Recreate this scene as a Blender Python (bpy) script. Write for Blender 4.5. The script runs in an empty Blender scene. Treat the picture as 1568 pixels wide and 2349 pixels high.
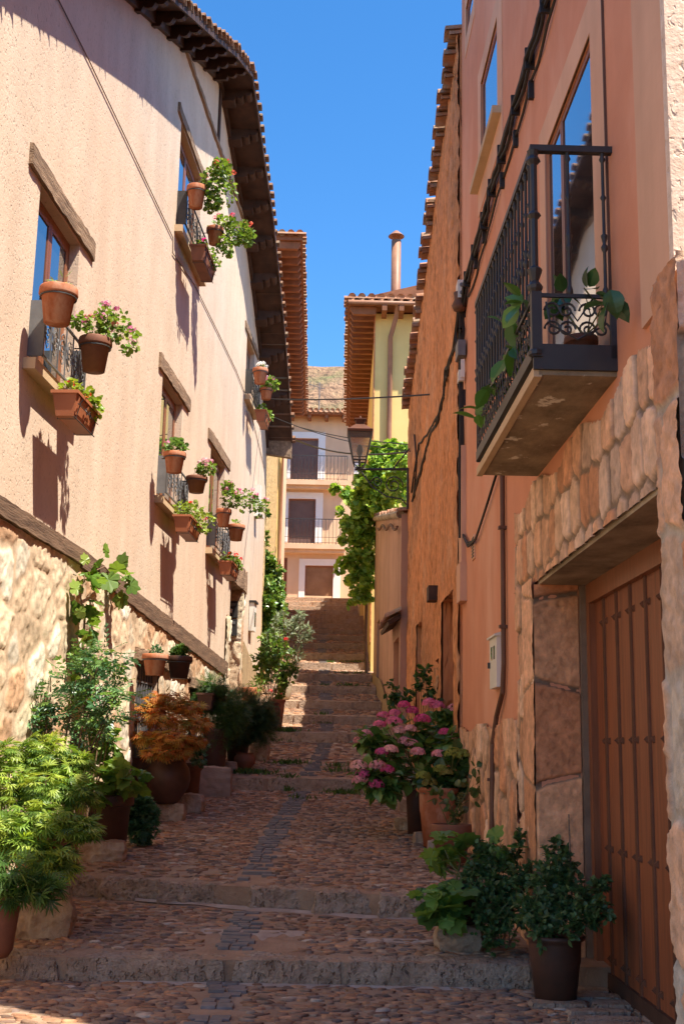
import bpy, math, random
import numpy as np
SC = bpy.context.scene
COL = SC.collection
R_ = random.Random(7)
NR = np.random.default_rng(11)
PI = math.pi

# ------------------------------------------------------------------ camera model
F = 2700.; CX = 784.; CY = 1174.5; TH = math.atan((1728-1174.5)/F); RHO = .02; H = 1.4
_c, _s = math.cos(TH), math.sin(TH); _cr, _sr = math.cos(RHO), math.sin(RHO)
FW = (0, _c, _s); UU = (0, -_s, _c); XX = (1, 0, 0)
CR = tuple(_cr*XX[i]+_sr*UU[i] for i in range(3)); CU = tuple(_cr*UU[i]-_sr*XX[i] for i in range(3))
def ray(px, py):
    a = (px-CX)/F; b = -(py-CY)/F
    return tuple(FW[i]+a*CR[i]+b*CU[i] for i in range(3))
def at(px, py, Y):
    r = ray(px, py); t = Y/r[1]
    return (r[0]*t, Y, r[2]*t+H)
def zc(p): return p[1]*FW[1]+(p[2]-H)*FW[2]
class Wall:
    def __init__(s, x0, t, side, y0=0.):
        l = math.hypot(1, t); s.o = (x0, y0); s.d = (t/l, 1/l); s.n = (s.d[1]*side, -s.d[0]*side)
    def hit(s, px, py, off=0):
        r = ray(px, py); ox = s.o[0]+s.n[0]*off; oy = s.o[1]+s.n[1]*off
        t = (ox*s.n[0]+oy*s.n[1])/(r[0]*s.n[0]+r[1]*s.n[1])
        return ((r[0]*t-ox)*s.d[0]+(r[1]*t-oy)*s.d[1], r[2]*t+H)
    def w(s, a, z, off=0): return (s.o[0]+s.d[0]*a+s.n[0]*off, s.o[1]+s.d[1]*a+s.n[1]*off, z)
    def p(s, px, py, off=0):
        a, z = s.hit(px, py, off); return s.w(a, z, off)
L = Wall(-3.0, .0584, 1)
R = Wall(1.48, -.016, -1)

# ------------------------------------------------------------------ ground profile
STEPS = [(7.66, 0.0, .14), (9.6, .20, .35), (16.5, .885, 1.04), (20.5, 1.575, 1.73)]
for D in (22.0, 23.4, 25.1, 26.6, 28.2, 29.8, 31.7, 33.4, 34.8, 36.1, 37.4, 38.5, 39.7, 41.1, 42.5, 44.2):
    t = -2.944+.228*D; STEPS.append((D, t-.15, t))
def segs():
    out = [(-4., 0., 7.66, 0.)]
    for i, (y, a, b) in enumerate(STEPS):
        n = STEPS[i+1] if i+1 < len(STEPS) else (50.5, 7.85, 0)
        out.append((y, b, n[0], n[1]))
    return out
SEG = segs()
def G(y):
    for y0, z0, y1, z1 in SEG:
        if y < y1: return z0+(z1-z0)*(y-y0)/(y1-y0)
    return 7.85

# ------------------------------------------------------------------ numpy noise
def _h(i, j, k, seed):
    n = (i.astype(np.int64)*374761393+j.astype(np.int64)*668265263+k.astype(np.int64)*2147483647+seed*974711) & 0x7fffffff
    n = ((n ^ (n >> 13))*1274126177) & 0x7fffffff
    return ((n ^ (n >> 16)) & 0xffff)/65535.
def vn(p, seed=0):
    p = np.asarray(p, float); i = np.floor(p).astype(np.int64); f = p-i; f = f*f*(3-2*f)
    r = 0
    for a in (0, 1):
        for b in (0, 1):
            for c in (0, 1):
                w = (f[:, 0] if a else 1-f[:, 0])*(f[:, 1] if b else 1-f[:, 1])*(f[:, 2] if c else 1-f[:, 2])
                r = r+w*_h(i[:, 0]+a, i[:, 1]+b, i[:, 2]+c, seed)
    return r*2-1
def fbm(p, seed=0, o=4):
    r = 0; a = 1.; t = 0
    for k in range(o):
        r = r+a*vn(p*(2**k), seed+k*17); t += a; a *= .5
    return r/t

# ------------------------------------------------------------------ mesh building
def mesh(name, V, FL, m, parent=None, smooth=False, col=None, loc=None):
    """V (N,3) world coordinates; FL list of (M,k) index arrays / lists; one object"""
    V = np.asarray(V, float).reshape(-1, 3)
    root = parent
    off = np.zeros(3)
    if parent is not None:
        off = np.array(parent.get('_o', [0, 0, 0]), float)
    elif loc is not None: off = np.array(loc, float)
    me = bpy.data.meshes.new(name)
    V2 = V-off
    arrs = [np.asarray(f, np.int32) for f in FL if len(f)]
    nl = sum(a.size for a in arrs); nf = sum(len(a) for a in arrs)
    me.vertices.add(len(V2)); me.vertices.foreach_set('co', V2.astype(np.float32).ravel())
    me.loops.add(nl); me.loops.foreach_set('vertex_index', np.concatenate([a.ravel() for a in arrs]))
    me.polygons.add(nf)
    tot = np.concatenate([np.full(len(a), a.shape[1], np.int32) for a in arrs])
    st = np.concatenate([[0], np.cumsum(tot)[:-1]]).astype(np.int32)
    me.polygons.foreach_set('loop_start', st); me.polygons.foreach_set('loop_total', tot)
    me.polygons.foreach_set('use_smooth', np.full(nf, bool(smooth)))
    me.update(calc_edges=True)
    if col is not None:
        a = me.color_attributes.new('Col', 'FLOAT_COLOR', 'POINT')
        c = np.ones((len(V2), 4), np.float32); c[:, :3] = col
        a.data.foreach_set('color', c.ravel())
    me.materials.append(m); me.validate()
    o = bpy.data.objects.new(name, me); COL.objects.link(o)
    if parent is not None:
        o.parent = parent; o['_o'] = [float(v) for v in off]
    elif loc is not None:
        o.location = loc; o['_o'] = [float(v) for v in loc]
    return o
ALL = []
def tag(o, label, cat, group=None):
    o['label'] = label; o['category'] = cat
    if group: o['group'] = group
    return o
def thing(name, label, cat, loc, group=None):
    o = bpy.data.objects.new(name, None); COL.objects.link(o); o.location = loc
    o.empty_display_size = .1
    o['_o'] = [float(v) for v in loc]
    return tag(o, label, cat, group)
def struct(o, kind='structure'): o['kind'] = kind; return o

class MB:
    def __init__(s): s.v = []; s.f = {}; s.n = 0
    def add(s, V, Fs):
        V = np.asarray(V, float).reshape(-1, 3)
        for f in Fs:
            s.f.setdefault(len(f), []).append([i+s.n for i in f])
        s.v.append(V); s.n += len(V)
    def addn(s, V, arrs):
        V = np.asarray(V, float).reshape(-1, 3)
        for a in arrs:
            a = np.asarray(a)
            if len(a): s.f.setdefault(a.shape[1], []).extend((a+s.n).tolist())
        s.v.append(V); s.n += len(V)
    def hexa(s, P): s.add(P, [(0, 3, 2, 1), (4, 5, 6, 7), (0, 1, 5, 4), (1, 2, 6, 5), (2, 3, 7, 6), (3, 0, 4, 7)])
    def wbox(s, W, a0, a1, z0, z1, o0, o1):
        s.hexa([W.w(a0, z0, o0), W.w(a1, z0, o0), W.w(a1, z0, o1), W.w(a0, z0, o1), W.w(a0, z1, o0), W.w(a1, z1, o0), W.w(a1, z1, o1), W.w(a0, z1, o1)])
    def box(s, c, d, rz=0):
        P = []
        for z in (-1, 1):
            for x, y in ((-1, -1), (1, -1), (1, 1), (-1, 1)):
                X, Y = x*d[0]/2, y*d[1]/2
                P.append((c[0]+X*math.cos(rz)-Y*math.sin(rz), c[1]+X*math.sin(rz)+Y*math.cos(rz), c[2]+z*d[2]/2))
        s.hexa(P)
    def tube(s, pts, r, n=6, cap=True):
        pts = [np.array(p, float) for p in pts]; m = len(pts)
        rs = r if hasattr(r, '__len__') else [r]*m
        V = []; t0 = None
        up = np.array([0.3, 0.2, 1.]) if abs((pts[-1]-pts[0])[2]) < .9*np.linalg.norm(pts[-1]-pts[0]) else np.array([1., .1, 0])
        for i, p in enumerate(pts):
            t = pts[min(i+1, m-1)]-pts[max(i-1, 0)]; t = t/(np.linalg.norm(t)+1e-9)
            a = np.cross(t, up); a /= (np.linalg.norm(a)+1e-9); b = np.cross(t, a)
            for k in range(n):
                an = 2*PI*k/n; V.append(p+rs[i]*(math.cos(an)*a+math.sin(an)*b))
        Fs = []
        for i in range(m-1):
            for k in range(n):
                k2 = (k+1) % n; Fs.append((i*n+k, i*n+k2, (i+1)*n+k2, (i+1)*n+k))
        if cap: Fs.append(tuple(range(n))); Fs.append(tuple(range((m-1)*n, m*n))[::-1])
        s.add(V, Fs)
    def lathe(s, prof, base, n=20, tilt=0, sq=1.):
        V = []; Fs = []
        for r, z in prof:
            for k in range(n):
                an = 2*PI*k/n; x, y = r*math.cos(an), r*math.sin(an)
                V.append((base[0]+x, base[1]+y*sq, base[2]+z))
        for i in range(len(prof)-1):
            for k in range(n):
                k2 = (k+1) % n; Fs.append((i*n+k, i*n+k2, (i+1)*n+k2, (i+1)*n+k))
        s.add(V, Fs)
    def build(s, name, m, parent=None, smooth=False, loc=None):
        return mesh(name, np.concatenate(s.v), [np.array(x) for x in s.f.values()], m, parent, smooth, loc=loc)

# ------------------------------------------------------------------ materials
def _nt(name):
    m = bpy.data.materials.new(name); m.use_nodes = True; nt = m.node_tree
    return m, nt, nt.nodes, nt.links, nt.nodes['Principled BSDF']
def mat(name, c1, c2=None, rough=.85, sc=3., stretch=(1, 1, 1), bump=.25, bsc=45., bd=.01, detail=6., spec=.3, pits=0, pitd=.84, pitz=.6, metal=0, streak=0, c3=None, s3=.6, c3t=(.48, .7)):
    m, nt, N, K, P = _nt(name)
    tc = N.new('ShaderNodeTexCoord'); mp = N.new('ShaderNodeMapping'); mp.inputs['Scale'].default_value = stretch
    K.new(tc.outputs['Object'], mp.inputs['Vector'])
    n1 = N.new('ShaderNodeTexNoise'); n1.inputs['Scale'].default_value = sc; n1.inputs['Detail'].default_value = detail; n1.inputs['Roughness'].default_value = .6
    K.new(mp.outputs[0], n1.inputs['Vector'])
    rp = N.new('ShaderNodeValToRGB'); rp.color_ramp.elements[0].position = .32; rp.color_ramp.elements[1].position = .68
    c2 = c2 or tuple(v*.7 for v in c1)
    rp.color_ramp.elements[0].color = (*c2, 1); rp.color_ramp.elements[1].color = (*c1, 1)
    K.new(n1.outputs['Fac'], rp.inputs[0]); out = rp.outputs[0]
    if c3:
        n3 = N.new('ShaderNodeTexNoise'); n3.inputs['Scale'].default_value = s3; n3.inputs['Detail'].default_value = 5; n3.inputs['Roughness'].default_value = .65
        mp3 = N.new('ShaderNodeMapping'); mp3.inputs['Scale'].default_value = (1, 1, .45); K.new(tc.outputs['Object'], mp3.inputs['Vector'])
        K.new(mp3.outputs[0], n3.inputs['Vector'])
        r3 = N.new('ShaderNodeValToRGB'); r3.color_ramp.elements[0].position = c3t[0]; r3.color_ramp.elements[1].position = c3t[1]
        mx = N.new('ShaderNodeMixRGB'); K.new(n3.outputs['Fac'], r3.inputs[0]); K.new(r3.outputs[0], mx.inputs[0]); K.new(out, mx.inputs[1]); mx.inputs[2].default_value = (*c3, 1)
        out = mx.outputs[0]
    if streak:
        ms = N.new('ShaderNodeMapping'); ms.inputs['Scale'].default_value = (2.2, 2.2, .3); K.new(tc.outputs['Object'], ms.inputs['Vector'])
        ns = N.new('ShaderNodeTexNoise'); ns.inputs['Scale'].default_value = 1.3; ns.inputs['Detail'].default_value = 4; K.new(ms.outputs[0], ns.inputs['Vector'])
        rs = N.new('ShaderNodeMapRange'); rs.inputs[1].default_value = .35; rs.inputs[2].default_value = .75; rs.inputs[3].default_value = 1.; rs.inputs[4].default_value = 1-streak
        K.new(ns.outputs['Fac'], rs.inputs[0])
        mx = N.new('ShaderNodeMixRGB'); mx.blend_type = 'MULTIPLY'; mx.inputs[0].default_value = 1; K.new(out, mx.inputs[1]); K.new(rs.outputs[0], mx.inputs[2]); out = mx.outputs[0]
    hsrc = None
    nb = N.new('ShaderNodeTexNoise'); nb.inputs['Scale'].default_value = bsc; nb.inputs['Detail'].default_value = 5; nb.inputs['Roughness'].default_value = .6
    K.new(mp.outputs[0], nb.inputs['Vector']); hsrc = nb.outputs['Fac']
    if pits:
        vo = N.new('ShaderNodeTexNoise'); vo.inputs['Scale'].default_value = pits; vo.inputs['Detail'].default_value = 2; vo.inputs['Distortion'].default_value = .6
        mpp = N.new('ShaderNodeMapping'); mpp.inputs['Scale'].default_value = (1, 1, pitz); K.new(tc.outputs['Object'], mpp.inputs['Vector']); K.new(mpp.outputs[0], vo.inputs['Vector'])
        rr = N.new('ShaderNodeValToRGB'); rr.color_ramp.elements[0].position = .3; rr.color_ramp.elements[1].position = .42
        K.new(vo.outputs['Fac'], rr.inputs[0])
        ad = N.new('ShaderNodeMath'); ad.operation = 'MULTIPLY_ADD'; K.new(rr.outputs[0], ad.inputs[0]); ad.inputs[1].default_value = 1.; K.new(nb.outputs['Fac'], ad.inputs[2]); hsrc = ad.outputs[0]
        rc = N.new('ShaderNodeMapRange'); rc.inputs[3].default_value = pitd; rc.inputs[4].default_value = 1.; K.new(rr.outputs[0], rc.inputs[0])
        mx = N.new('ShaderNodeMixRGB'); mx.blend_type = 'MULTIPLY'; mx.inputs[0].default_value = 1; K.new(out, mx.inputs[1]); K.new(rc.outputs[0], mx.inputs[2]); out = mx.outputs[0]
    K.new(out, P.inputs['Base Color'])
    b = N.new('ShaderNodeBump'); b.inputs['Strength'].default_value = bump; b.inputs['Distance'].default_value = bd
    K.new(hsrc, b.inputs['Height']); K.new(b.outputs[0], P.inputs['Normal'])
    P.inputs['Roughness'].default_value = rough; P.inputs['Specular IOR Level'].default_value = spec; P.inputs['Metallic'].default_value = metal
    return m
def colmat(name, rough=.85, bump=.4, bsc=60, bd=.01, var=.3, vsc=12, spec=.25):
    m, nt, N, K, P = _nt(name)
    at_ = N.new('ShaderNodeAttribute'); at_.attribute_name = 'Col'; tc = N.new('ShaderNodeTexCoord')
    n = N.new('ShaderNodeTexNoise'); n.inputs['Scale'].default_value = vsc; n.inputs['Detail'].default_value = 8; n.inputs['Roughness'].default_value = .65; K.new(tc.outputs['Object'], n.inputs['Vector'])
    mr = N.new('ShaderNodeMapRange'); mr.inputs[1].default_value = .3; mr.inputs[2].default_value = .7; mr.inputs[3].default_value = 1-var; mr.inputs[4].default_value = 1+var*.6; K.new(n.outputs['Fac'], mr.inputs[0])
    mx = N.new('ShaderNodeMixRGB'); mx.blend_type = 'MULTIPLY'; mx.inputs[0].default_value = 1; K.new(at_.outputs['Color'], mx.inputs[1]); K.new(mr.outputs[0], mx.inputs[2])
    K.new(mx.outputs[0], P.inputs['Base Color'])
    nb = N.new('ShaderNodeTexNoise'); nb.inputs['Scale'].default_value = bsc; nb.inputs['Detail'].default_value = 6; nb.inputs['Roughness'].default_value = .7; K.new(tc.outputs['Object'], nb.inputs['Vector'])
    b = N.new('ShaderNodeBump'); b.inputs['Strength'].default_value = bump; b.inputs['Distance'].default_value = bd; K.new(nb.outputs['Fac'], b.inputs['Height']); K.new(b.outputs[0], P.inputs['Normal'])
    P.inputs['Roughness'].default_value = rough; P.inputs['Specular IOR Level'].default_value = spec
    return m
def leafmat(name, trans=.35, rough=.45, spec=.4):
    m, nt, N, K, P = _nt(name)
    a = N.new('ShaderNodeAttribute'); a.attribute_name = 'Col'
    K.new(a.outputs['Color'], P.inputs['Base Color']); P.inputs['Roughness'].default_value = rough; P.inputs['Specular IOR Level'].default_value = spec
    t = N.new('ShaderNodeBsdfTranslucent'); h = N.new('ShaderNodeHueSaturation'); h.inputs['Hue'].default_value = .485; h.inputs['Saturation'].default_value = 1.1; h.inputs['Value'].default_value = 1.5
    K.new(a.outputs['Color'], h.inputs['Color']); K.new(h.outputs[0], t.inputs['Color'])
    mx = N.new('ShaderNodeMixShader'); mx.inputs[0].default_value = trans
    K.new(P.outputs[0], mx.inputs[1]); K.new(t.outputs[0], mx.inputs[2]); K.new(mx.outputs[0], N['Material Output'].inputs['Surface'])
    return m
def glass(name, c=(.02, .025, .03), rough=.02):
    m, nt, N, K, P = _nt(name)
    tc = N.new('ShaderNodeTexCoord'); n = N.new('ShaderNodeTexNoise'); n.inputs['Scale'].default_value = 1.5; K.new(tc.outputs['Object'], n.inputs['Vector'])
    b = N.new('ShaderNodeBump'); b.inputs['Strength'].default_value = .03; b.inputs['Distance'].default_value = .02; K.new(n.outputs['Fac'], b.inputs['Height']); K.new(b.outputs[0], P.inputs['Normal'])
    P.inputs['Base Color'].default_value = (*c, 1); P.inputs['Roughness'].default_value = rough; P.inputs['Specular IOR Level'].default_value = 1.; P.inputs['IOR'].default_value = 1.6
    P.inputs['Coat Weight'].default_value = 1.; P.inputs['Coat IOR'].default_value = 1.7
    return m
M = dict(
 stucco=mat('peach_stucco', (.69, .545, .42), (.63, .48, .355), sc=2.2, bump=.4, bsc=38, bd=.009, pits=36, streak=.14, c3=(.67, .48, .35), s3=.5),
 stucco2=mat('smooth_peach_render', (.72, .53, .39), (.65, .46, .33), sc=1.5, bump=.35, bsc=30, bd=.006, streak=.15),
 pink=mat('terracotta_pink_render', (.72, .32, .185), (.64, .265, .145), sc=1.6, bump=.3, bsc=22, bd=.008, streak=.08, c3=(.76, .40, .26), s3=.9),
 pale=mat('pale_salmon_render', (.76, .45, .29), (.68, .39, .25), sc=2., bump=.25, bsc=25, bd=.006, streak=.2),
 roughcast=mat('coarse_render', (.84, .68, .54), (.68, .5, .37), sc=14, bump=.45, bsc=40, bd=.012, pits=30),
 orange=mat('cracked_orange_plaster', (.64, .265, .115), (.56, .22, .09), sc=1.4, stretch=(1, 1, .5), bump=.9, bsc=12, bd=.05, pits=7, pitd=.5, pitz=.16, streak=.12, c3=(.52, .28, .15), s3=.9),
 brownr=mat('dusty_brown_render', (.55, .33, .23), (.47, .27, .19), sc=2, bump=.3, bsc=25, bd=.006, streak=.3),
 baser=mat('rough_cement_base', (.42, .30, .17), (.30, .21, .12), sc=6, bump=.8, bsc=25, bd=.02),
 yellow=mat('yellow_render', (.80, .60, .24), (.74, .54, .2), sc=1.2, bump=.2, bsc=25, bd=.006, streak=.15),
 ochre=mat('rough_ochre_render', (.72, .50, .24), (.55, .36, .17), sc=8, bump=1., bsc=14, bd=.04, pits=9),
 peach2=mat('light_peach_render', (.76, .52, .33), (.70, .46, .29), sc=1.5, bump=.15, bsc=20, bd=.005, streak=.12),
 cream=mat('cream_surround', (.84, .80, .76), (.78, .73, .69), sc=2, bump=.1, bsc=25, bd=.004),
 terra=mat('terracotta', (.45, .155, .07), (.30, .095, .042), rough=.8, sc=9, bump=.25, bsc=30, bd=.006, c3=(.52, .30, .20), s3=6.),
 terrad=mat('dark_brown_glazed_clay', (.10, .045, .03), (.06, .03, .02), rough=.5, sc=5, bump=.15, bsc=25, bd=.004),
 terram=mat('weathered_brown_clay', (.26, .105, .055), (.16, .065, .04), rough=.7, sc=5, bump=.2, bsc=25, bd=.005),
 plastic=mat('brown_planter_plastic', (.40, .14, .065), (.34, .115, .05), rough=.5, sc=3, bump=.05, bsc=20, bd=.002),
 soil=mat('potting_soil', (.06, .035, .02), (.03, .02, .012), sc=30, bump=1, bsc=60, bd=.02),
 iron=mat('black_iron', (.025, .024, .026), (.04, .035, .032), rough=.5, sc=8, bump=.2, bsc=60, bd=.002, spec=.5),
 igrey=mat('grey_painted_iron', (.16, .16, .165), (.11, .11, .115), rough=.45, sc=8, bump=.1, bsc=50, bd=.002, spec=.5),
 wooddk=mat('dark_stained_wood', (.085, .042, .028), (.04, .02, .014), rough=.7, sc=5, stretch=(1, 1, 1), bump=.4, bsc=20, bd=.006),
 beamw=mat('weathered_beam_wood', (.36, .24, .155), (.15, .095, .06), rough=.85, sc=3.5, stretch=(5, .45, 5), bump=.9, bsc=12, bd=.02, detail=9),
 beamd=mat('dark_string_beam_wood', (.22, .135, .085), (.10, .06, .04), rough=.85, sc=3.5, stretch=(5, .45, 5), bump=.7, bsc=12, bd=.012, detail=9),
 framew=mat('varnished_window_wood', (.30, .11, .05), (.2, .07, .03), rough=.4, sc=4, stretch=(6, 6, .6), bump=.15, bsc=12, bd=.004, spec=.5),
 doorw=mat('varnished_door_wood', (.28, .088, .035), (.16, .048, .02), rough=.55, sc=3.2, stretch=(7, 7, .5), bump=.25, bsc=14, bd=.005, spec=.45, detail=9),
 mortard=mat('dark_mortar', (.26, .18, .125), (.17, .115, .08), sc=5, bump=.6, bsc=25, bd=.01),
 studw=mat('dark_bronze_studs', (.13, .05, .027), (.085, .032, .018), rough=.6, sc=6, bump=.1, spec=.2),
 slabc=mat('peeling_balcony_slab', (.40, .31, .20), (.13, .095, .06), sc=4, stretch=(1, .6, 1), bump=.5, bsc=20, bd=.012, c3=(.72, .66, .55), s3=4.5, c3t=(.60, .64), detail=12),
 concrete=mat('stained_concrete', (.44, .34, .23), (.17, .125, .08), sc=4.2, stretch=(1, .6, 1), bump=.5, bsc=14, bd=.012, c3=(.42, .34, .24), s3=2.2, detail=12),
 sillst=mat('cream_sill_stone', (.58, .42, .26), (.48, .34, .2), sc=4, bump=.3, bsc=30, bd=.006),
 tile=mat('clay_roof_tile', (.46, .22, .12), (.28, .13, .075), sc=6, bump=.5, bsc=25, bd=.01, c3=(.36, .30, .22), s3=3.),
 tiled=mat('old_dark_roof_tile', (.32, .17, .10), (.20, .10, .06), sc=6, bump=.5, bsc=25, bd=.01, c3=(.24, .2, .14), s3=3.),
 metalp=mat('brown_metal_pipe', (.34, .17, .10), (.26, .12, .07), rough=.5, sc=3, bump=.1, bsc=30, bd=.003),
 cable=mat('black_cable', (.03, .026, .025), rough=.6, sc=3, bump=.1),
 cablebr=mat('brown_cable', (.16, .08, .05), rough=.6, sc=3, bump=.1),
 whitep=mat('white_plastic', (.72, .70, .64), (.66, .63, .56), rough=.45, sc=2, bump=.05),
 blind=mat('brown_roller_blind', (.20, .125, .105), (.165, .10, .085), rough=.6, sc=3, bump=.1),
 blind2=mat('tan_reed_blind', (.36, .21, .12), (.28, .155, .085), rough=.7, sc=3, bump=.2),
 mortar=mat('street_mortar', (.42, .275, .18), (.27, .165, .105), sc=5, bump=.8, bsc=40, bd=.015, c3=(.36, .26, .185), s3=1.3, detail=9),
 mortarl=mat('pale_cement_patch', (.46, .37, .31), (.33, .25, .2), sc=6, bump=.4, bsc=40, bd=.01),
 slate=mat('dark_slate_paving', (.24, .20, .18), (.13, .11, .105), rough=.6, sc=5, bump=.4, bsc=30, bd=.008, c3=(.17, .15, .14), s3=3),
 kerbst=mat('sandstone_kerb', (.50, .37, .27), (.32, .215, .15), sc=12, bump=1., bsc=45, bd=.03, c3=(.44, .34, .27), s3=2.6, detail=12, pits=38),
 rock=mat('rough_limestone_rock', (.46, .34, .24), (.27, .18, .12), sc=6, bump=.9, bsc=25, bd=.02, c3=(.56, .48, .38), s3=3, detail=9),
 rockg=mat('grey_hewn_block', (.40, .30, .23), (.31, .22, .165), sc=5, bump=.7, bsc=45, bd=.012),
 hill=mat('rocky_hillside', (.44, .27, .16), (.20, .115, .07), sc=.9, bump=1, bsc=1.6, bd=1.2, c3=(.20, .19, .08), s3=.3, detail=12),
 stone=colmat('rubble_stone'), stoner=colmat('red_sandstone', bump=.6, bsc=35, bd=.02, var=.35, vsc=9),
 pebble=colmat('street_pebble', rough=.85, bump=.5, bsc=70, var=.35, vsc=26, spec=.2),
 leaf=leafmat('leaf'), leafg=leafmat('glossy_leaf', .22, .32, .5), petal=leafmat('petal', .3, .7, .1),
 glass=glass('window_glass'), glassd=glass('dark_window_glass', (.05, .035, .03)),
)

# ------------------------------------------------------------------ stone patch: real relief
def stone_patch(name, m, O, U, V, N, u1, v1, cu, cv, parent=None, res=.022, keep=None, relief=.035, seed=1, pal=None, mort=(.5, .36, .24), brick=False, mw=.03, jit=.42, rough=.012, loc=None, warp=.22):
    nu, nv = int(u1/res)+1, int(v1/res)+1
    gu, gv = np.meshgrid(np.linspace(0, u1, nu), np.linspace(0, v1, nv)); u = gu.ravel(); v = gv.ravel()
    q = np.stack([u, v, np.full_like(u, seed*3.1)], 1)
    wu = u+cu*warp*fbm(q*np.array([2.2/cu*.4, 2.2/cv*.4, 1]), seed, 3); wv = v+cv*warp*fbm(q*np.array([2.2/cu*.4, 2.2/cv*.4, 1])+31.7, seed+5, 3)
    iu = np.floor(wv/cv); d1 = np.full(u.shape, 9.); d2 = d1.copy(); idv = np.zeros(u.shape)
    for dj in (-1, 0, 1):
        J = iu+dj; sh = np.where((J % 2) == 0, .5, 0.) if brick else 0.*J
        ii = np.floor(wu/cu-sh)
        for di in (-2, -1, 0, 1, 2):
            I = ii+di
            z0 = np.zeros_like(I).astype(np.int64)
            r1 = _h(I.astype(np.int64), J.astype(np.int64), z0, seed); r2 = _h(I.astype(np.int64), J.astype(np.int64), z0+7, seed)
            su = (I+.5+sh+(r1-.5)*2*jit)*cu; sv = (J+.5+(r2-.5)*2*jit*(.35 if brick else 1))*cv
            dd = np.maximum(abs(wu-su)/cu, abs(wv-sv)/cv)*.6+np.hypot((wu-su)/cu, (wv-sv)/cv)*.55
            hid = r1*.61+r2*.39
            nn = dd < d1
            d2 = np.where(nn, d1, np.minimum(d2, dd)); idv = np.where(nn, hid, idv); d1 = np.where(nn, dd, d1)
    e = (d2-d1)*min(cu, cv)
    mask = np.clip((e-mw*.5)/(mw*.6), 0, 1); mask = mask*mask*(3-2*mask)
    rnd = (idv*7.13) % 1; rnd2 = (idv*13.77) % 1
    hgt = mask*(relief*(.35+.9*rnd))+relief*.35*fbm(q*3, seed+13, 2)+rough*.55*fbm(q*16, seed+3, 3)*(.5+mask)+rough*.8*fbm(q*34, seed+9, 2)*(.35+.65*mask)+rough*1.6*np.minimum(0, fbm(q*22, seed+19, 2)+.3)*mask
    ed = np.minimum.reduce([u/res, (u1-u)/res, v/res, (v1-v)/res])
    O, U, V, N = (np.array(x, float) for x in (O, U, V, N))
    P = O+u[:, None]*U+v[:, None]*V+hgt[:, None]*N
    idx = np.arange(nu*nv).reshape(nv, nu); Q = np.stack([idx[:-1, :-1], idx[:-1, 1:], idx[1:, 1:], idx[1:, :-1]], -1).reshape(-1, 4)
    if keep is not None:
        uc = u[Q].mean(1); vc = v[Q].mean(1); Q = Q[keep(uc, vc)]
    pal = np.array(pal); k = (rnd2*len(pal)).astype(int) % len(pal)
    c = pal[k]*(.8+.4*rnd[:, None]); c = c*mask[:, None]+np.array(mort)*(1-mask[:, None])
    c = c*(1+.22*fbm(q*5, seed+21, 3)+.22*fbm(q*26, seed+23, 2)*mask)[:, None]*(1-.35*np.clip(-fbm(q*22, seed+19, 2)-.3, 0, 1)*mask*2)[:, None]
    return mesh(name, P, [Q], m, parent, True, col=np.clip(c, 0, 1), loc=loc)

def rockshape(c, d, seed, amp=.12, n=10, rz=0., sq=.55, grit=0.):
    """rough block: cube-sphere blend, displaced"""
    V = []; Fs = []
    g = np.linspace(-1, 1, n)
    for ax in range(3):
        for sg in (-1, 1):
            b = len(V)*0+sum(len(x) for x in V)
            A, B = np.meshgrid(g, g); P = np.zeros((n*n, 3)); P[:, ax] = sg; P[:, (ax+1) % 3] = A.ravel(); P[:, (ax+2) % 3] = B.ravel()
            V.append(P); idx = np.arange(n*n).reshape(n, n)+b
            q = np.stack([idx[:-1, :-1], idx[:-1, 1:], idx[1:, 1:], idx[1:, :-1]], -1).reshape(-1, 4)
            Fs.append(q if sg > 0 else q[:, ::-1])
    P = np.concatenate(V); l = np.linalg.norm(P, axis=1, keepdims=True); S = P/l
    P = P*sq*.98+S*1.15*(1-sq)
    P = P*(1+amp*fbm(S*1.7+seed*5.3, seed, 2)[:, None])
    P = P*np.array(d)/2; P = P+S*(grit*fbm(P*14+seed, seed+8, 4)+amp*.22*min(d)*fbm(P*9/max(.2, min(d))*.5+seed, seed+2, 3)+amp*.12*min(d)*fbm(P*40+seed, seed+6, 2))[:, None]
    if rz: P = np.stack([P[:, 0]*math.cos(rz)-P[:, 1]*math.sin(rz), P[:, 0]*math.sin(rz)+P[:, 1]*math.cos(rz), P[:, 2]], 1)
    return P+np.array(c), np.concatenate(Fs)

# ------------------------------------------------------------------ leaves
def _oval(w=.3, fold=.08):
    return [(0, 0, 0), (w, .3, fold), (w*.95, .6, fold), (0, 1, -.05), (-w*.95, .6, fold), (-w, .3, fold)], [(0, 1, 2, 3), (0, 3, 4, 5)]
def _broad(w=.36, n=5, fold=.09):
    V = [(0, 0, 0)]; m = []
    for k in range(1, n+1): t = k/(n+1); V.append((0, t, .02*math.sin(PI*t)))
    V.append((0, 1.02, -.05)); N_ = len(V)
    for sx in (1, -1):
        for k in range(1, n+1): t = k/(n+1); V.append((sx*w*math.sin(PI*t**.85)**.8*(1+.05*(k % 2)), t-.02, fold*math.sin(PI*t)))
    Fs = []
    for q, b in ((0, N_), (1, N_+n)):
        Fs.append((0, b, 1)); Fs += [(k, b+k-1, b+k, k+1) for k in range(1, n)]; Fs.append((n, b+n-1, n+1))
    return V, Fs
def _fan(pts, cz=0., cy=.5):
    V = [(0, cy, cz)]+[(x, y, z) for x, y, z in pts]; n = len(pts)
    return V, [(0, i+1, (i+1) % n+1) for i in range(n)]
def _round():
    P = []
    for k in range(12):
        a = 2*PI*k/12-PI/2; r = .5*(1 if k % 2 else .88)
        if k == 0: r = .18
        P.append((r*math.cos(a), .5+r*math.sin(a), .09))
    return _fan(P, -.02)
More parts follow.
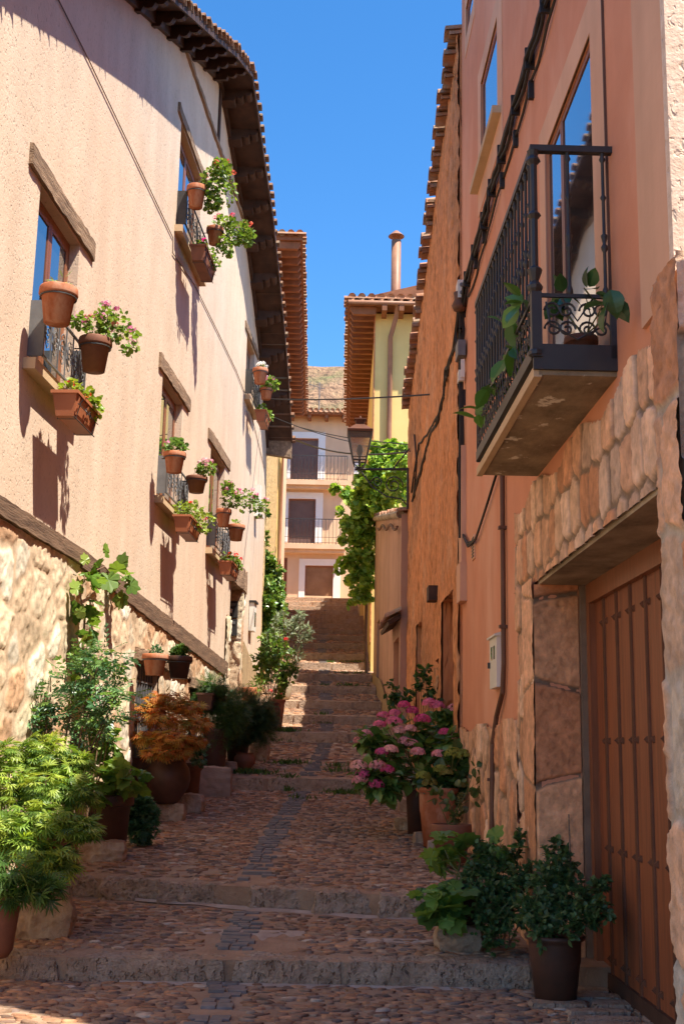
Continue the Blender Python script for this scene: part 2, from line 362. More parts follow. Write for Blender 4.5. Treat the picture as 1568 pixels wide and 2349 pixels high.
def _maple(n=7, w=.075, spread=2.2, ln=1.):
    V = []; Fs = []
    for k in range(n):
        a = (k/(n-1)-.5)*spread*1.0*2*.62; l = ln*(.62+.38*math.cos(a*.9)); c, s = math.sin(a), math.cos(a); b = len(V)
        V += [(0, .1, 0), (c*l*.5+s*w, .1+s*l*.5-c*w, .03), (c*l, .1+s*l, -.12*l), (c*l*.5-s*w, .1+s*l*.5+c*w, .03)]
        Fs.append((b, b+1, b+2, b+3))
    return V, Fs
def _grape():
    rr = [(0, .20), (22, .42), (38, .47), (52, .43), (66, .50), (84, .57), (98, .50), (108, .44), (122, .50), (140, .58), (153, .52), (163, .50), (172, .60), (180, .66)]
    P = []
    for a, r in rr: P.append((r*math.sin(math.radians(180-a))*-1*-1, .4-r*math.cos(math.radians(a)), -.04 if r > .45 else .04))
    Q = [(-x, y, z) for x, y, z in P[1:-1]][::-1]
    return _fan(P+Q, -.02, .4)
def _pinn(n=5, lw=.07, ll=.24):
    V = []; Fs = []
    for k in range(n):
        y = .15+.75*k/(n-1)
        for sx in (-1, 1):
            b = len(V); l = ll*(1-.35*abs(k/(n-1)-.4))
            V += [(0, y, 0), (sx*l*.5, y+lw+.06, .02), (sx*l, y+.12, -.03), (sx*l*.5, y-lw+.06, .02)]; Fs.append((b, b+1, b+2, b+3))
    b = len(V); V += [(0, .85, 0), (lw, .98, 0), (0, 1.12, -.03), (-lw, .98, 0)]; Fs.append((b, b+1, b+2, b+3))
    return V, Fs
def _fern(n=6, w=.02):
    V = []; Fs = []
    for k in range(n):
        y = .1+.85*k/n
        for sx in (-1, 1):
            b = len(V); l = .28*(1-.6*k/n)
            V += [(0, y, 0), (sx*l, y+.1+l*.4, .03), (0, y+w*2.2, 0)]; Fs.append((b, b+1, b+2))
    b = len(V); V += [(-w*.5, 0, 0), (w*.5, 0, 0), (0, 1, 0)]; Fs.append((b, b+1, b+2)); return V, Fs
def _petal4():
    V = []; Fs = []
    for k in range(4):
        a = k*PI/2; c, s = math.cos(a), math.sin(a); b = len(V)
        V += [(0, 0, 0), (c*.3-s*.22, s*.3+c*.22, .08), (c*.52, s*.52, .05), (c*.3+s*.22, s*.3-c*.22, .08)]; Fs.append((b, b+1, b+2, b+3))
    return V, Fs
SH = dict(oval=_oval(), big=_broad(), thin=_oval(.12, .03), olive=_oval(.1, .02), round=_round(), maple=_maple(), grape=_grape(), pinn=_pinn(), fern=_fern(), petal=_petal4(), small=_oval(.34, .05), lobed=_maple(5, .2, 1.9))
def leafset(pos, dirv, nrm, size, shape, col, rng):
    T, Fs = SH[shape]; T = np.array(T, float); n = len(pos); k = len(T)
    d = dirv/np.linalg.norm(dirv, axis=1, keepdims=True)
    s = np.cross(d, nrm); s /= (np.linalg.norm(s, axis=1, keepdims=True)+1e-9); nn = np.cross(s, d)
    curl = rng.uniform(-.25, .25, n)
    Z = T[:, 2][None, :]+curl[:, None]*(T[:, 1]**2)[None, :]
    V = pos[:, None, :]+size[:, None, None]*(T[None, :, 0, None]*s[:, None, :]+T[None, :, 1, None]*d[:, None, :]+Z[:, :, None]*nn[:, None, :])
    V = V.reshape(-1, 3)
    ar = {}
    for f in Fs: ar.setdefault(len(f), []).append(f)
    FL = [(np.array(a)[None]+(np.arange(n)*k)[:, None, None]).reshape(-1, np.array(a).shape[1]) for a in ar.values()]
    c = np.repeat(col, k, 0)
    return V, FL, c
def pick(cols, n, rng, var=.25):
    C_ = np.array(cols, float); t = rng.random(n); i = rng.integers(0, len(C_), n); j = rng.integers(0, len(C_), n)
    c = C_[i]*t[:, None]+C_[j]*(1-t[:, None]); return c*(1-var+2*var*rng.random(n))[:, None]
def clumpleaves(clumps, n, shape, size, cols, rng, up=.5, droop=0., shell=.45, flat=0., svar=.35):
    """clumps: list of (center, radii, weight)"""
    w = np.array([c[2] if len(c) > 2 else 1. for c in clumps], float); w /= w.sum()
    cnt = rng.multinomial(n, w); P = []; Dv = []
    for (c, k) in zip(clumps, cnt):
        if k == 0: continue
        v = rng.normal(size=(k, 3)); v /= np.linalg.norm(v, axis=1, keepdims=True)
        r = rng.random(k)**shell
        P.append(np.array(c[0])+v*r[:, None]*np.array(c[1])); Dv.append(v)
    P = np.concatenate(P); Dv = np.concatenate(Dv); k = len(P)
    d = Dv+rng.normal(size=(k, 3))*.5; d[:, 2] = d[:, 2]*(1-flat)-droop
    nrm = Dv*.6+rng.normal(size=(k, 3))*.45; nrm[:, 2] += up+.4
    sz = size*(1-svar+2*svar*rng.random(k))
    return leafset(P, d, nrm, sz, shape, pick(cols, k, rng), rng)
def foliage(name, parent, clumps, n, shape, size, cols, seed, m=None, loc=None, **kw):
    rng = np.random.default_rng(seed)
    V, FL, c = clumpleaves(clumps, n, shape, size, cols, rng, **kw)
    return mesh(name, V, FL, m or M['leaf'], parent, False, col=c, loc=loc)
def sprigs(name, parent, clumps, nspr, nleaf, shape, size, cols, seed, m=None, ext=1.25, up=.25, stemr=.0025):
    rng = np.random.default_rng(seed); P = []; D = []; N_ = []; q = MB()
    w = np.array([np.prod(c[1])**.66 for c in clumps]); cnt = rng.multinomial(nspr, w/w.sum())
    for (c, r), k in zip(clumps, cnt):
        c = np.array(c); r = np.array(r)
        for _ in range(k):
            v = rng.normal(size=3); v[2] += up; v /= np.linalg.norm(v); a = c+v*r*.15+rng.normal(size=3)*r*.25; e = c+v*r*rng.uniform(.75, ext)*1.05
            mid = (a+e)/2+rng.normal(size=3)*r*.12
            q.tube([a, mid, e], [stemr, stemr*.8, stemr*.5], 3, False)
            t = rng.uniform(.15, 1.03, nleaf)[:, None]; p = a*(1-t)**2+2*t*(1-t)*mid+t*t*e
            d = (e-a)/np.linalg.norm(e-a); o = rng.normal(size=(nleaf, 3)); o -= (o@d)[:, None]*d; o /= np.linalg.norm(o, axis=1, keepdims=True)
            P.append(p+o*size*.1); D.append(o*.9+d*.6+rng.normal(size=(nleaf, 3))*.25); N_.append(d[None]*.5-o*.2+np.array([0, 0, .7])+rng.normal(size=(nleaf, 3))*.3)
    P = np.concatenate(P); n = len(P); sz = size*rng.uniform(.55, 1.25, n)
    V, FL, c = leafset(P, np.concatenate(D), np.concatenate(N_), sz, shape, pick(cols, n, rng), rng)
    o = mesh(name, V, FL, m or M['leaf'], parent, False, col=c); q.build('twigs', M['stemg'], parent)
    return o
def heads(name, parent, centers, r, nper, size, cols, seed, m=None, half=True):
    rng = np.random.default_rng(seed); Vs = []; FLs = []; Cs = []; n0 = 0
    for c in centers:
        cc = np.array(cols[rng.integers(len(cols))]); v = rng.normal(size=(nper, 3)); v /= np.linalg.norm(v, axis=1, keepdims=True)
        if half: v[:, 2] = abs(v[:, 2])*1.0-.25
        rr = r*rng.uniform(.75, 1.15)
        pos = np.array(c)+v*rr*np.array([1, 1, .8]); t = rng.normal(size=(nper, 3)); dv = np.cross(v, t)
        V, FL, C2 = leafset(pos, dv, v, size*rng.uniform(.75, 1.2, nper), 'petal', cc[None]*(.7+.55*rng.random((nper, 1))), rng)
        Vs.append(V); FLs.append([f+n0 for f in FL]); Cs.append(C2); n0 += len(V)
    return mesh(name, np.concatenate(Vs), [np.concatenate([f[0] for f in FLs])], m or M['petal'], parent, False, col=np.concatenate(Cs))
def stems(name, parent, base, tips, r=.006, m=None, spread=.05, seed=0, curve=.25):
    rr = random.Random(seed); mb = MB()
    for t in tips:
        b = (base[0]+rr.uniform(-spread, spread), base[1]+rr.uniform(-spread, spread), base[2])
        mid = tuple(b[i]*.5+t[i]*.5+(rr.uniform(-.06, .06)*curve*4 if i < 2 else .04*abs(t[2]-b[2])) for i in range(3))
        mb.tube([b, mid, t], [r, r*.8, r*.45], 5, False)
    return mb.build(name, m or M['stemg'], parent, True)
M['stemg'] = mat('green_stem', (.16, .18, .06), (.12, .1, .04), sc=8, bump=.1)
M['stemb'] = mat('woody_stem', (.20, .12, .07), (.12, .07, .04), sc=12, bump=.5, bsc=40)
GR_L = [(.16, .27, .045), (.11, .21, .03), (.22, .30, .06)]      # light yellow green
GR_M = [(.07, .15, .03), (.10, .18, .035), (.05, .11, .025)]
GR_D = [(.05, .11, .035), (.07, .14, .045), (.035, .08, .03)]
GR_B = [(.06, .15, .06), (.09, .19, .08), (.045, .11, .05)]       # bluish green

# ------------------------------------------------------------------ walls with openings
def wallmesh(W, a0, a1, zb, top, holes=(), off=0., thick=.5, brk=(), zbf=None):
    mb = MB(); S = sorted(set([a0, a1]+list(brk)+[h[0] for h in holes]+[h[1] for h in holes])); S = [s for s in S if a0 <= s <= a1]
    zb_ = zbf or (lambda s: zb)
    for i in range(len(S)-1):
        x0, x1 = S[i], S[i+1]; xm = (x0+x1)/2
        hs = sorted([h for h in holes if h[0] <= xm <= h[1]], key=lambda h: h[2])
        lo0, lo1 = zb_(x0), zb_(x1)
        for h in hs+[None]:
            hi0, hi1 = (h[2], h[2]) if h else (top(x0), top(x1))
            if hi0 > lo0+1e-4 or hi1 > lo1+1e-4:
                mb.add([W.w(x0, lo0, off), W.w(x1, lo1, off), W.w(x1, hi1, off), W.w(x0, hi0, off)], [(0, 1, 2, 3)])
            if h: lo0 = lo1 = h[3]
        mb.add([W.w(x0, zb_(x0), off-thick), W.w(x1, zb_(x1), off-thick), W.w(x1, top(x1), off-thick), W.w(x0, top(x0), off-thick)], [(3, 2, 1, 0)])
        mb.add([W.w(x0, top(x0), off-thick), W.w(x1, top(x1), off-thick), W.w(x1, top(x1), off), W.w(x0, top(x0), off)], [(0, 1, 2, 3)])
    for a in (a0, a1):
        mb.add([W.w(a, zb_(a), off-thick), W.w(a, zb_(a), off), W.w(a, top(a), off), W.w(a, top(a), off-thick)], [(0, 1, 2, 3)])
    for h in holes:
        d = h[4] if len(h) > 4 else .2; b, t = h[2], h[3]
        for (p, q) in (((h[0], b), (h[0], t)), ((h[1], b), (h[1], t)), ((h[0], t), (h[1], t)), ((h[0], b), (h[1], b))):
            mb.add([W.w(p[0], p[1], off), W.w(q[0], q[1], off), W.w(q[0], q[1], off-d), W.w(p[0], p[1], off-d)], [(0, 1, 2, 3)])
        mb.add([W.w(h[0], b, off-d), W.w(h[1], b, off-d), W.w(h[1], t, off-d), W.w(h[0], t, off-d)], [(0, 1, 2, 3)])
    return mb
def plin(pts):
    xs = [p[0] for p in pts]; ys = [p[1] for p in pts]
    return lambda s: float(np.interp(s, xs, ys))
def casement(W, parent, s0, s1, z0, z1, o, mframe, leaves=2, fw=.06, transom=0, name='window', split=None, g=.055):
    mb = MB(); t = .03
    mb.wbox(W, s0, s0+fw, z0, z1, o, o+t); mb.wbox(W, s1-fw, s1, z0, z1, o, o+t)
    mb.wbox(W, s0+fw, s1-fw, z1-fw, z1, o, o+t); mb.wbox(W, s0+fw, s1-fw, z0, z0+fw, o, o+t)
    w = s1-s0-2*fw; sp = split or [k/leaves for k in range(leaves+1)]
    panes = []
    for k in range(leaves):
        a, b = s0+fw+sp[k]*w+.004, s0+fw+sp[k+1]*w-.004; c, d = z0+fw+.004, z1-fw-.004
        mb.wbox(W, a, a+g, c, d, o+.01, o+t+.008); mb.wbox(W, b-g, b, c, d, o+.01, o+t+.008)
        mb.wbox(W, a+g, b-g, d-g, d, o+.01, o+t+.007); mb.wbox(W, a+g, b-g, c, c+g*1.2, o+.01, o+t+.007)
        if transom: mb.wbox(W, a+g, b-g, c+(d-c)*transom-.02, c+(d-c)*transom+.02, o+.012, o+t+.015)
        panes.append((a+g, b-g, c+g*1.2, d-g))
    f = mb.build(name, mframe, parent); f['_o'] = parent['_o']
    pm = MB()
    for a, b, c, d in panes: pm.wbox(W, a, b, c, d, o+.018, o+.030)
    pm.build('pane', M['glass'], f)
    return f

# =================================================================== STREET
def xl(y): return L.w(y, 0)[0]
def xr(y):
    if y < 19.6: return 1.48-.016*y
    if y < 27: return 1.0-.033*(y-20)
    return .77-.006*(y-27)
def xleft(y): return xl(y) if y < 24 else (-1.6 if y < 30 else -1.95-.02*(y-30))
mb = MB()
for i, (y0, z0, y1, z1) in enumerate(SEG):
    n = max(1, int((y1-y0)/.8))
    for k in range(n):
        a, b = y0+(y1-y0)*k/n, y0+(y1-y0)*(k+1)/n; za, zb = G(a+1e-6) if k else z0, z0+(z1-z0)*(k+1)/n
        sa = .32 if (i == 2 and k == 0) else 0; sb = .32 if (i == 1 and k == n-1) else 0; SK = lambda x, y, q: y-(x+.2)*q-(.03 if q else 0)
        xs_ = [-4.6, 3.2] if not (sa or sb) else [-2.72+4.47*j/16 for j in range(17)]
        for p_, q_ in zip(xs_[:-1], xs_[1:]): mb.add([(p_, SK(p_, a, sa), za), (q_, SK(q_, a, sa), za), (q_, SK(q_, b, sb), zb), (p_, SK(p_, b, sb), zb)], [(0, 1, 2, 3)])
    if i < len(SEG)-1:
        zt = SEG[i+1][1]; k_ = .32 if i == 1 else 0; mb.add([(-4.6, SK(-4.6, y1, k_), z1), (3.2, SK(3.2, y1, k_), z1), (3.2, SK(3.2, y1, k_), zt), (-4.6, SK(-4.6, y1, k_), zt)], [(0, 1, 2, 3)])
struct(mb.build('street', M['mortar']))
mb = MB(); mb.add([(-500, -500, -3), (500, -500, -3), (500, 60, -2.9), (-500, 60, -2.9)], [(0, 1, 2, 3)])
mb.add([(-500, 60, -2.9), (500, 60, -2.9), (500, 900, 3), (-500, 900, 3)], [(0, 1, 2, 3)])
struct(mb.build('ground', M['hill']))

# kerb stones
def stripex(y): return float(np.interp(y, [4, 6.6, 11.4, 16, 17.3, 20, 22.5, 25, 28.5, 31, 46], [-.55, -.63, -.66, -.50, -.37, -.2, -.2, -.28, -.36, -.45, -.6]))
kerbs = []
for i, (D, zb, zt) in enumerate(STEPS):
    Vs, Fs, n0 = [], [], 0; rr = random.Random(i+3)
    x = xleft(D)+.02 if D > 8 else -2.5
    xe = xr(D)-.02 if D > 8 else 1.24
    while x < xe-.1:
        w = rr.uniform(.7, 1.25) if D < 28 else rr.uniform(1.0, 1.9)
        if xe-x-w < .35: w = xe-x
        dy = 0; w = w*.62 if i == 1 else w
        if i == 1: dy = -(x+w/2+.2)*.32-.05
        h = zt-zb+.14; dep = .18 if i == 1 else .30
        V, f = rockshape((x+w/2, D+dep/2-.03+dy+rr.uniform(-.015, .015), zt-h/2+.012+rr.uniform(-.008, .008)), (w-.015, dep, h), i*13+int(x*7), amp=.05 if i != 1 else .10, n=34 if D < 12 else (16 if D < 20 else 7), sq=.86 if D < 12 else .9, grit=(.022, .045)[i] if i < 2 else .015)
        Vs.append(V); Fs.append(f+n0); n0 += len(V); x += w
    struct(mesh('kerb_step', np.concatenate(Vs), [np.concatenate(Fs)], M['kerbst'], smooth=True))
# pebbles ------------------------------------------------------------
def surfz(i, x, y, y0, z0, y1, z1):
    ye = 9.6-(x+.2)*.32-.03; lin = lambda t: z0+(z1-z0)*(t-y0)/(y1-y0)
    if i == 2:
        n = max(1, int((y1-y0)/.8)); yb = y0+(y1-y0)/n
        if y < yb: return z0+(lin(yb)-z0)*(y-ye)/(yb-ye)
    if i == 1:
        n = max(1, int((y1-y0)/.8)); ya = y0+(y1-y0)*(n-1)/n
        if y > ya: return lin(ya)+(z1-lin(ya))*(y-ya)/(ye-ya)
    return lin(y)
def pebbles():
    rng = np.random.default_rng(5); P = []
    for i, (y0, z0, y1, z1) in enumerate(SEG[:-1]):
        ya = max(y0+(.26 if i else 0), 4.6); yb = y1-.03
        if i == 2: ya = 9.25
        if i == 1: yb = 10.35
        y = ya; far = y0 > 16
        while y < yb:
            sp = .054 if not far else .085
            spx = .092 if not far else .12
            a, b = xleft(y)+.02, xr(y)-.0
            if y < 7.6: a, b = -2.9, 1.95
            n = int((b-a)/spx)
            xs = a+(np.arange(n)+.5+rng.uniform(-.4, .4, n))*spx; ys = y+rng.uniform(-.03, .03, n)*(1.4 if far else 1)
            sx = stripex(y); ok = (abs(xs-sx) > .14) & (rng.random(n) > .13)
            if i == 2: ok &= ys > 9.6+.12-(xs+.2)*.32
            if i == 1: ok &= ys < 9.6-(xs+.2)*.32-.25
            if i in (1,): ok &= ~((abs(xs+.55) < .34) & (ys < 8.55))
            for xx, yy in zip(xs[ok], ys[ok]):
                zz = surfz(i, xx, yy, y0, z0, y1, z1); P.append((xx, yy, zz, 1.35 if far else 1.))
            y += sp
    # fill between step 2 skew
    P = np.array(P); n = len(P)
    lx = rng.uniform(.026, .06, n)*P[:, 3]; ly = rng.uniform(.015, .032, n)*P[:, 3]; hh = rng.uniform(.003, .013, n)*P[:, 3]
    big = rng.random(n) < .08; lx[big] *= 1.35; ly[big] *= 1.25
    ang = rng.normal(0, .28, n)
    k = 8; an = np.arange(k)*2*PI/k
    rings = [(.55, .97), (.88, .66), (1., -.8)]
    T = [(0, 0, 1.)]
    for r, z in rings:
        for a in an: T.append((r*math.cos(a), r*math.sin(a), z))
    T = np.array(T); Vn = len(T)
    jit = 1+.3*rng.uniform(-1, 1, (n, Vn)); jit[:, 0] = 1
    ph = rng.integers(0, 8, n)
    X = T[None, :, 0]*lx[:, None]*jit; Y = T[None, :, 1]*ly[:, None]*jit
    Z = T[None, :, 2]*hh[:, None]+rng.uniform(-.12, .12, (n, 1))*Y+rng.uniform(-.1, .1, (n, 1))*X
    c, s = np.cos(ang)[:, None], np.sin(ang)[:, None]
    V = np.stack([P[:, 0:1]+X*c-Y*s, P[:, 1:2]+X*s+Y*c, P[:, 2:3]+Z+.002], -1).reshape(-1, 3)
    tri = [(0, 1+j, 1+(j+1) % k) for j in range(k)]
    qd = [(1+j, 1+k+j, 1+k+(j+1) % k, 1+(j+1) % k) for j in range(k)]+[(1+k+j, 1+2*k+j, 1+2*k+(j+1) % k, 1+k+(j+1) % k) for j in range(k)]
    o = (np.arange(n)*Vn)[:, None, None]
    pal = np.array([(.32, .165, .095), (.38, .21, .125), (.24, .125, .08), (.30, .19, .125), (.46, .30, .20), (.50, .25, .13), (.20, .13, .10), (.35, .25, .18), (.17, .13, .115), (.42, .21, .11)])
    cc = pal[rng.integers(0, len(pal), n)]*rng.uniform(.72, 1.2, (n, 1)); cc = cc*.8+np.array([.33, .195, .12])*.2; pl = rng.random(n) < .03; cc[pl] = (.52, .40, .3)
    patch = fbm(P[:, :3]*np.array([1.1, 1.1, 1]), 4, 3)[:, None]; cc = cc*(1+.35*patch)
    ob = mesh('cobblestones', V, [(np.array(tri)[None]+o).reshape(-1, 3), (np.array(qd)[None]+o).reshape(-1, 4)], M['pebble'], smooth=True, col=np.repeat(np.clip(cc, .02, 1), Vn, 0))
    struct(ob, 'stuff')
pebbles()
# slate gutter stripe
mb = MB(); rr = random.Random(2)
for i, (y0, z0, y1, z1) in enumerate(SEG[:-1]):
    y = max(y0+(.3 if i else 0), 4.6)
    if i == 2: y = 9.6
    while y < y1-.08:
        w = rr.uniform(.07, .15); x = stripex(y)+rr.uniform(-.02, .02); k = rr.choice([1, 2, 2, 3]); xs = -.12+rr.uniform(-.02, .02)
        for j in range(k):
            ww = .24/k*rr.uniform(.8, 1.15); zz = surfz(i, x, y+w/2, y0, z0, y1, z1)
            if rr.random() < .14: xs += ww; continue
            if i == 1 and y > 9.3-(x+.2)*.32: continue
            if i == 2 and y < 9.75-(x+.2)*.32: continue
            V, f = rockshape((x+xs+ww/2+rr.uniform(-.01, .01), y+w/2, zz-.012+rr.uniform(0, .008)), (ww-.012, w-.012, .05), rr.randint(0, 999), amp=.12, n=6, sq=.8)
            mb.addn(V, [f]); xs += ww
        y += w
struct(mb.build('gutter_stripe', M['slate'], smooth=True))
# cement strips at the feet of kerbs
mb = MB()
def patchsheet(x0, x1, yc, hw, seed, dy=lambda x: 0, base=None):
    n = 60; V = []
    for k in range(n+1):
        x = x0+(x1-x0)*k/n; t = k/n; e = hw*(.75+.35*math.sin(k*.33+seed)+.18*math.sin(k*.81+seed*2))*max(.05, math.sin(PI*t))**.4
        y = yc+dy(x); V += [(x, y-e, (base or G)(y-e)+.001), (x, y-e*.3, (base or G)(y-e*.3)+.009), (x, y, (base or G)(y)+.014)]
    mb.add(V, [(3*k+j, 3*k+3+j, 3*k+4+j, 3*k+1+j) for k in range(n) for j in (0, 1)])
lowg = lambda y: .14+(.20-.14)*(y-7.66)/(9.6-7.66)
patchsheet(-1.6, 1.15, 9.56, .14, 1, lambda x: -(x+.2)*.32-.07, lowg)
patchsheet(-1.3, .9, 7.63, .06, 4, base=lambda y: 0.)
patchsheet(-.92, -.2, 8.62, .26, 8, base=lowg)
patchsheet(.1, .75, 8.4, .16, 3, base=lowg)
struct(mb.build('cement_patch', M['mortarl'], smooth=True))
# broad flagstones in front of the garage
mb = MB(); rr = random.Random(12)
y = 5.3
while y < 7.9:
    x = 1.15+rr.uniform(-.1, .2) if y < 7.2 else 1.35
    while x < 1.95:
        w = rr.uniform(.25, .5); h = rr.uniform(.13, .2)
        V, f = rockshape((x+w/2, y+h/2, .006), (w-.02, h-.02, .05), rr.randint(0, 999), amp=.08, n=6, sq=.8); mb.addn(V, [f]); x += w
    y += .2
struct(mb.build('flagstone_apron', M['kerbst'], smooth=True))

# =================================================================== LEFT HOUSE
EAVE = [(3., 5.6), (7.5, 7.65), (9.5, 8.55), (11.63, 9.5), (13.7, 10.43), (15.0, 11.03), (16.5, 11.66), (17.2, 11.48), (18.0, 11.2), (19.6, 10.75), (20.85, 10.1), (21.9, 9.5), (22.7, 8.95), (23.4, 8.3), (23.9, 7.8)]
eave = plin(EAVE)
lh = thing('left_house', 'peach stucco house with stone base and flower pots at its windows, on the left', 'house', L.w(14, .5, -.2))
WIN = [(8.82, 9.98, 4.36, 5.86), (13.68, 14.96, 4.34, 5.86), (17.25, 18.65, 4.34, 5.92), (14.0, 15.55, 7.92, 9.38), (20.55, 21.65, 7.72, 8.9)]
DOOR = (19.75, 20.95, 2.3, 4.25)
holes = [(a, b, c, d, .2) for a, b, c, d in WIN]
basehead = plin([(3, 3.04), (10.64, 3.02), (19.6, 2.55), (24, 2.5)])
stb = [e[0] for e in EAVE]
mb = wallmesh(L, 3., 24.0, 3.0, eave, [h for h in holes]+[(DOOR[0], DOOR[1], 2.3, DOOR[3], .45)], brk=stb+[19.6], zbf=lambda s: 2.9 if s < 10.65 else (basehead(s)+.02 if s < 19.6 else 1.2))
mb.build('wall', M['stucco'], lh)
# rubble stone base (two stretches, with the cellar windows left out)
CEL = [(13.15, 14.35, .9, 2.36), (16.4, 17.5, 1.35, 2.25)]
WHITE = [(.68, .57, .42), (.72, .63, .49), (.62, .47, .32), (.52, .32, .19), (.74, .66, .54), (.66, .53, .37), (.68, .59, .40), (.60, .45, .30)]
def keepL(s0):
    def k(u, v):
        s = s0+u; z = v-.4; ok = z < np.interp(s, [3, 10.64, 10.66, 19.6], [3.06, 3.04, 3.0, 2.6])
        for a, b, c, d in CEL: ok &= ~((s > a) & (s < b) & (z > c) & (z < d))
        return ok
    return k
stone_patch('stone_base', M['stone'], L.w(5.5, -.4, .0), (*L.d, 0), (0, 0, 1), (*L.n, 0), 14.1, 3.5, .42, .31, lh, res=.021, keep=keepL(5.5), relief=.010, seed=3, pal=WHITE, mort=(.62, .46, .31), mw=.075, rough=.013, warp=.3)
mb = wallmesh(L, 5.5, 19.6, -.4, lambda s: 2.5, [(a, b, c, min(d, 2.49), .3) for a, b, c, d in CEL], off=-.02, thick=.4); mb.build('base_core', M['stucco2'], lh)
# timber string beams
def roughbeam(W, s0, s1, zb0, zt0, zb1, zt1, o0, o1, seed, n=None, wob=.012):
    mb = MB(); n = n or max(3, int((s1-s0)/.12)); V = []; rr = random.Random(seed)
    for i in range(n+1):
        t = i/n; s = s0+(s1-s0)*t; b = zb0+(zb1-zb0)*t+rr.uniform(-wob, wob); c = zt0+(zt1-zt0)*t+rr.uniform(-wob, wob); q = o1+rr.uniform(-wob, wob)*.6
        V += [L_(W, s, b, o0), L_(W, s, b+.012, q), L_(W, s, (b+c)/2, q+rr.uniform(-.4, .6)*wob), L_(W, s, c-.012, q), L_(W, s, c, o0)]
    Fs = [(5*i+j, 5*i+j+1, 5*i+j+6, 5*i+j+5) for i in range(n) for j in range(4)]+[(0, 1, 2, 3, 4), tuple(5*n+j for j in (4, 3, 2, 1, 0))]
    mb.add(V, Fs); return mb
def L_(W, s, z, o): return W.w(s, z, o)
roughbeam(L, 5.5, 10.66, 3.05, 3.21, 3.03, 3.19, -.05, .035, 1, wob=.006).build('string_beam', M['beamd'], lh)
roughbeam(L, 10.66, 19.62, 3.0, 3.19, 2.58, 2.84, -.05, .03, 2, wob=.006).build('string_beam', M['beamd'], lh)
# upper ring timber, post and brace
roughbeam(L, 13.75, 20.6, 10.38, 10.5, 10.12, 10.24, -.05, .05, 3).build('half_timber_beam', M['wooddk'], lh) if 0 else None
roughbeam(L, 13.6, 19.7, 10.37, 10.47, 10.62, 10.72, -.05, .035, 3).build('half_timber_beam', M['beamw'], lh)
mbp = MB(); mbp.wbox(L, 16.6, 16.72, 10.56, 11.5, -.03, .03); mbp.build('half_timber_post', M['wooddk'], lh)
mbp = MB()
for i in range(len(EAVE)-1):
    (a, za), (b, zb) = EAVE[i], EAVE[i+1]
    mbp.hexa([L.w(a, za-.17, 0), L.w(b, zb-.17, 0), L.w(b, zb-.17, .05), L.w(a, za-.17, .05), L.w(a, za, 0), L.w(b, zb, 0), L.w(b, zb, .05), L.w(a, za, .05)])
mbp.build('wall_plate', M['wooddk'], lh)
# eave: soffit boards, rafters, fascia, tiles
OV = .52
ov_ = plin([(3, .34), (11, .36), (15, .5), (24, .52)])
mbs, mbf = MB(), MB()
for i in range(len(EAVE)-1):
    (a, za), (b, zb) = EAVE[i], EAVE[i+1]
    mbs.hexa([L.w(a, za, -.6), L.w(b, zb, -.6), L.w(b, zb-.02, ov_(b)), L.w(a, za-.02, ov_(a)), L.w(a, za+.05, -.6), L.w(b, zb+.05, -.6), L.w(b, zb+.03, ov_(b)), L.w(a, za+.03, ov_(a))])
    oa, ob = ov_(a), ov_(b); mbf.hexa([L.w(a, za-.07, oa), L.w(b, zb-.07, ob), L.w(b, zb-.07, ob+.025), L.w(a, za-.07, oa+.025), L.w(a, za+.05, oa), L.w(b, zb+.05, ob), L.w(b, zb+.05, ob+.025), L.w(a, za+.05, oa+.025)])
mbs.build('soffit', M['wooddk'], lh); mbf.build('fascia', M['wooddk'], lh)
def rafter(W, s, z, ov, sl, w=.11, h=.17, parent=None, m=None, prof=True):
    pts = [(0, -.0), (ov-.02, 0), (ov-.02, -h*.35)]
    if prof:
        for k in range(5): a = PI*k/4; pts.append((ov-.09+.055*math.cos(a), -h*.4-.035*math.sin(a)))
        for k in range(5): a = PI*k/4; pts.append((ov-.22+.055*math.cos(a), -h*.62-.035*math.sin(a)))
        pts += [(ov-.30, -h), (0, -h)]
    else: pts += [(ov-.1, -h), (0, -h)]
    m0 = MB(); n = len(pts); V = [W.w(s-w/2, z+q[1]-sl*w/2, q[0]) for q in pts]+[W.w(s+w/2, z+q[1]+sl*w/2, q[0]) for q in pts]
    m0.add(V, [(i, (i+1) % n, (i+1) % n+n, i+n) for i in range(n)]+[tuple(range(n))[::-1], tuple(range(n, 2*n))])
    return m0.build('rafter', m or M['wooddk'], parent)
s = 8.3
while s < 23.6:
    sl = (eave(s+.05)-eave(s-.05))/.1
    rafter(L, s, eave(s)-.012, ov_(s), sl, w=.15, h=.19, parent=lh); s += .78
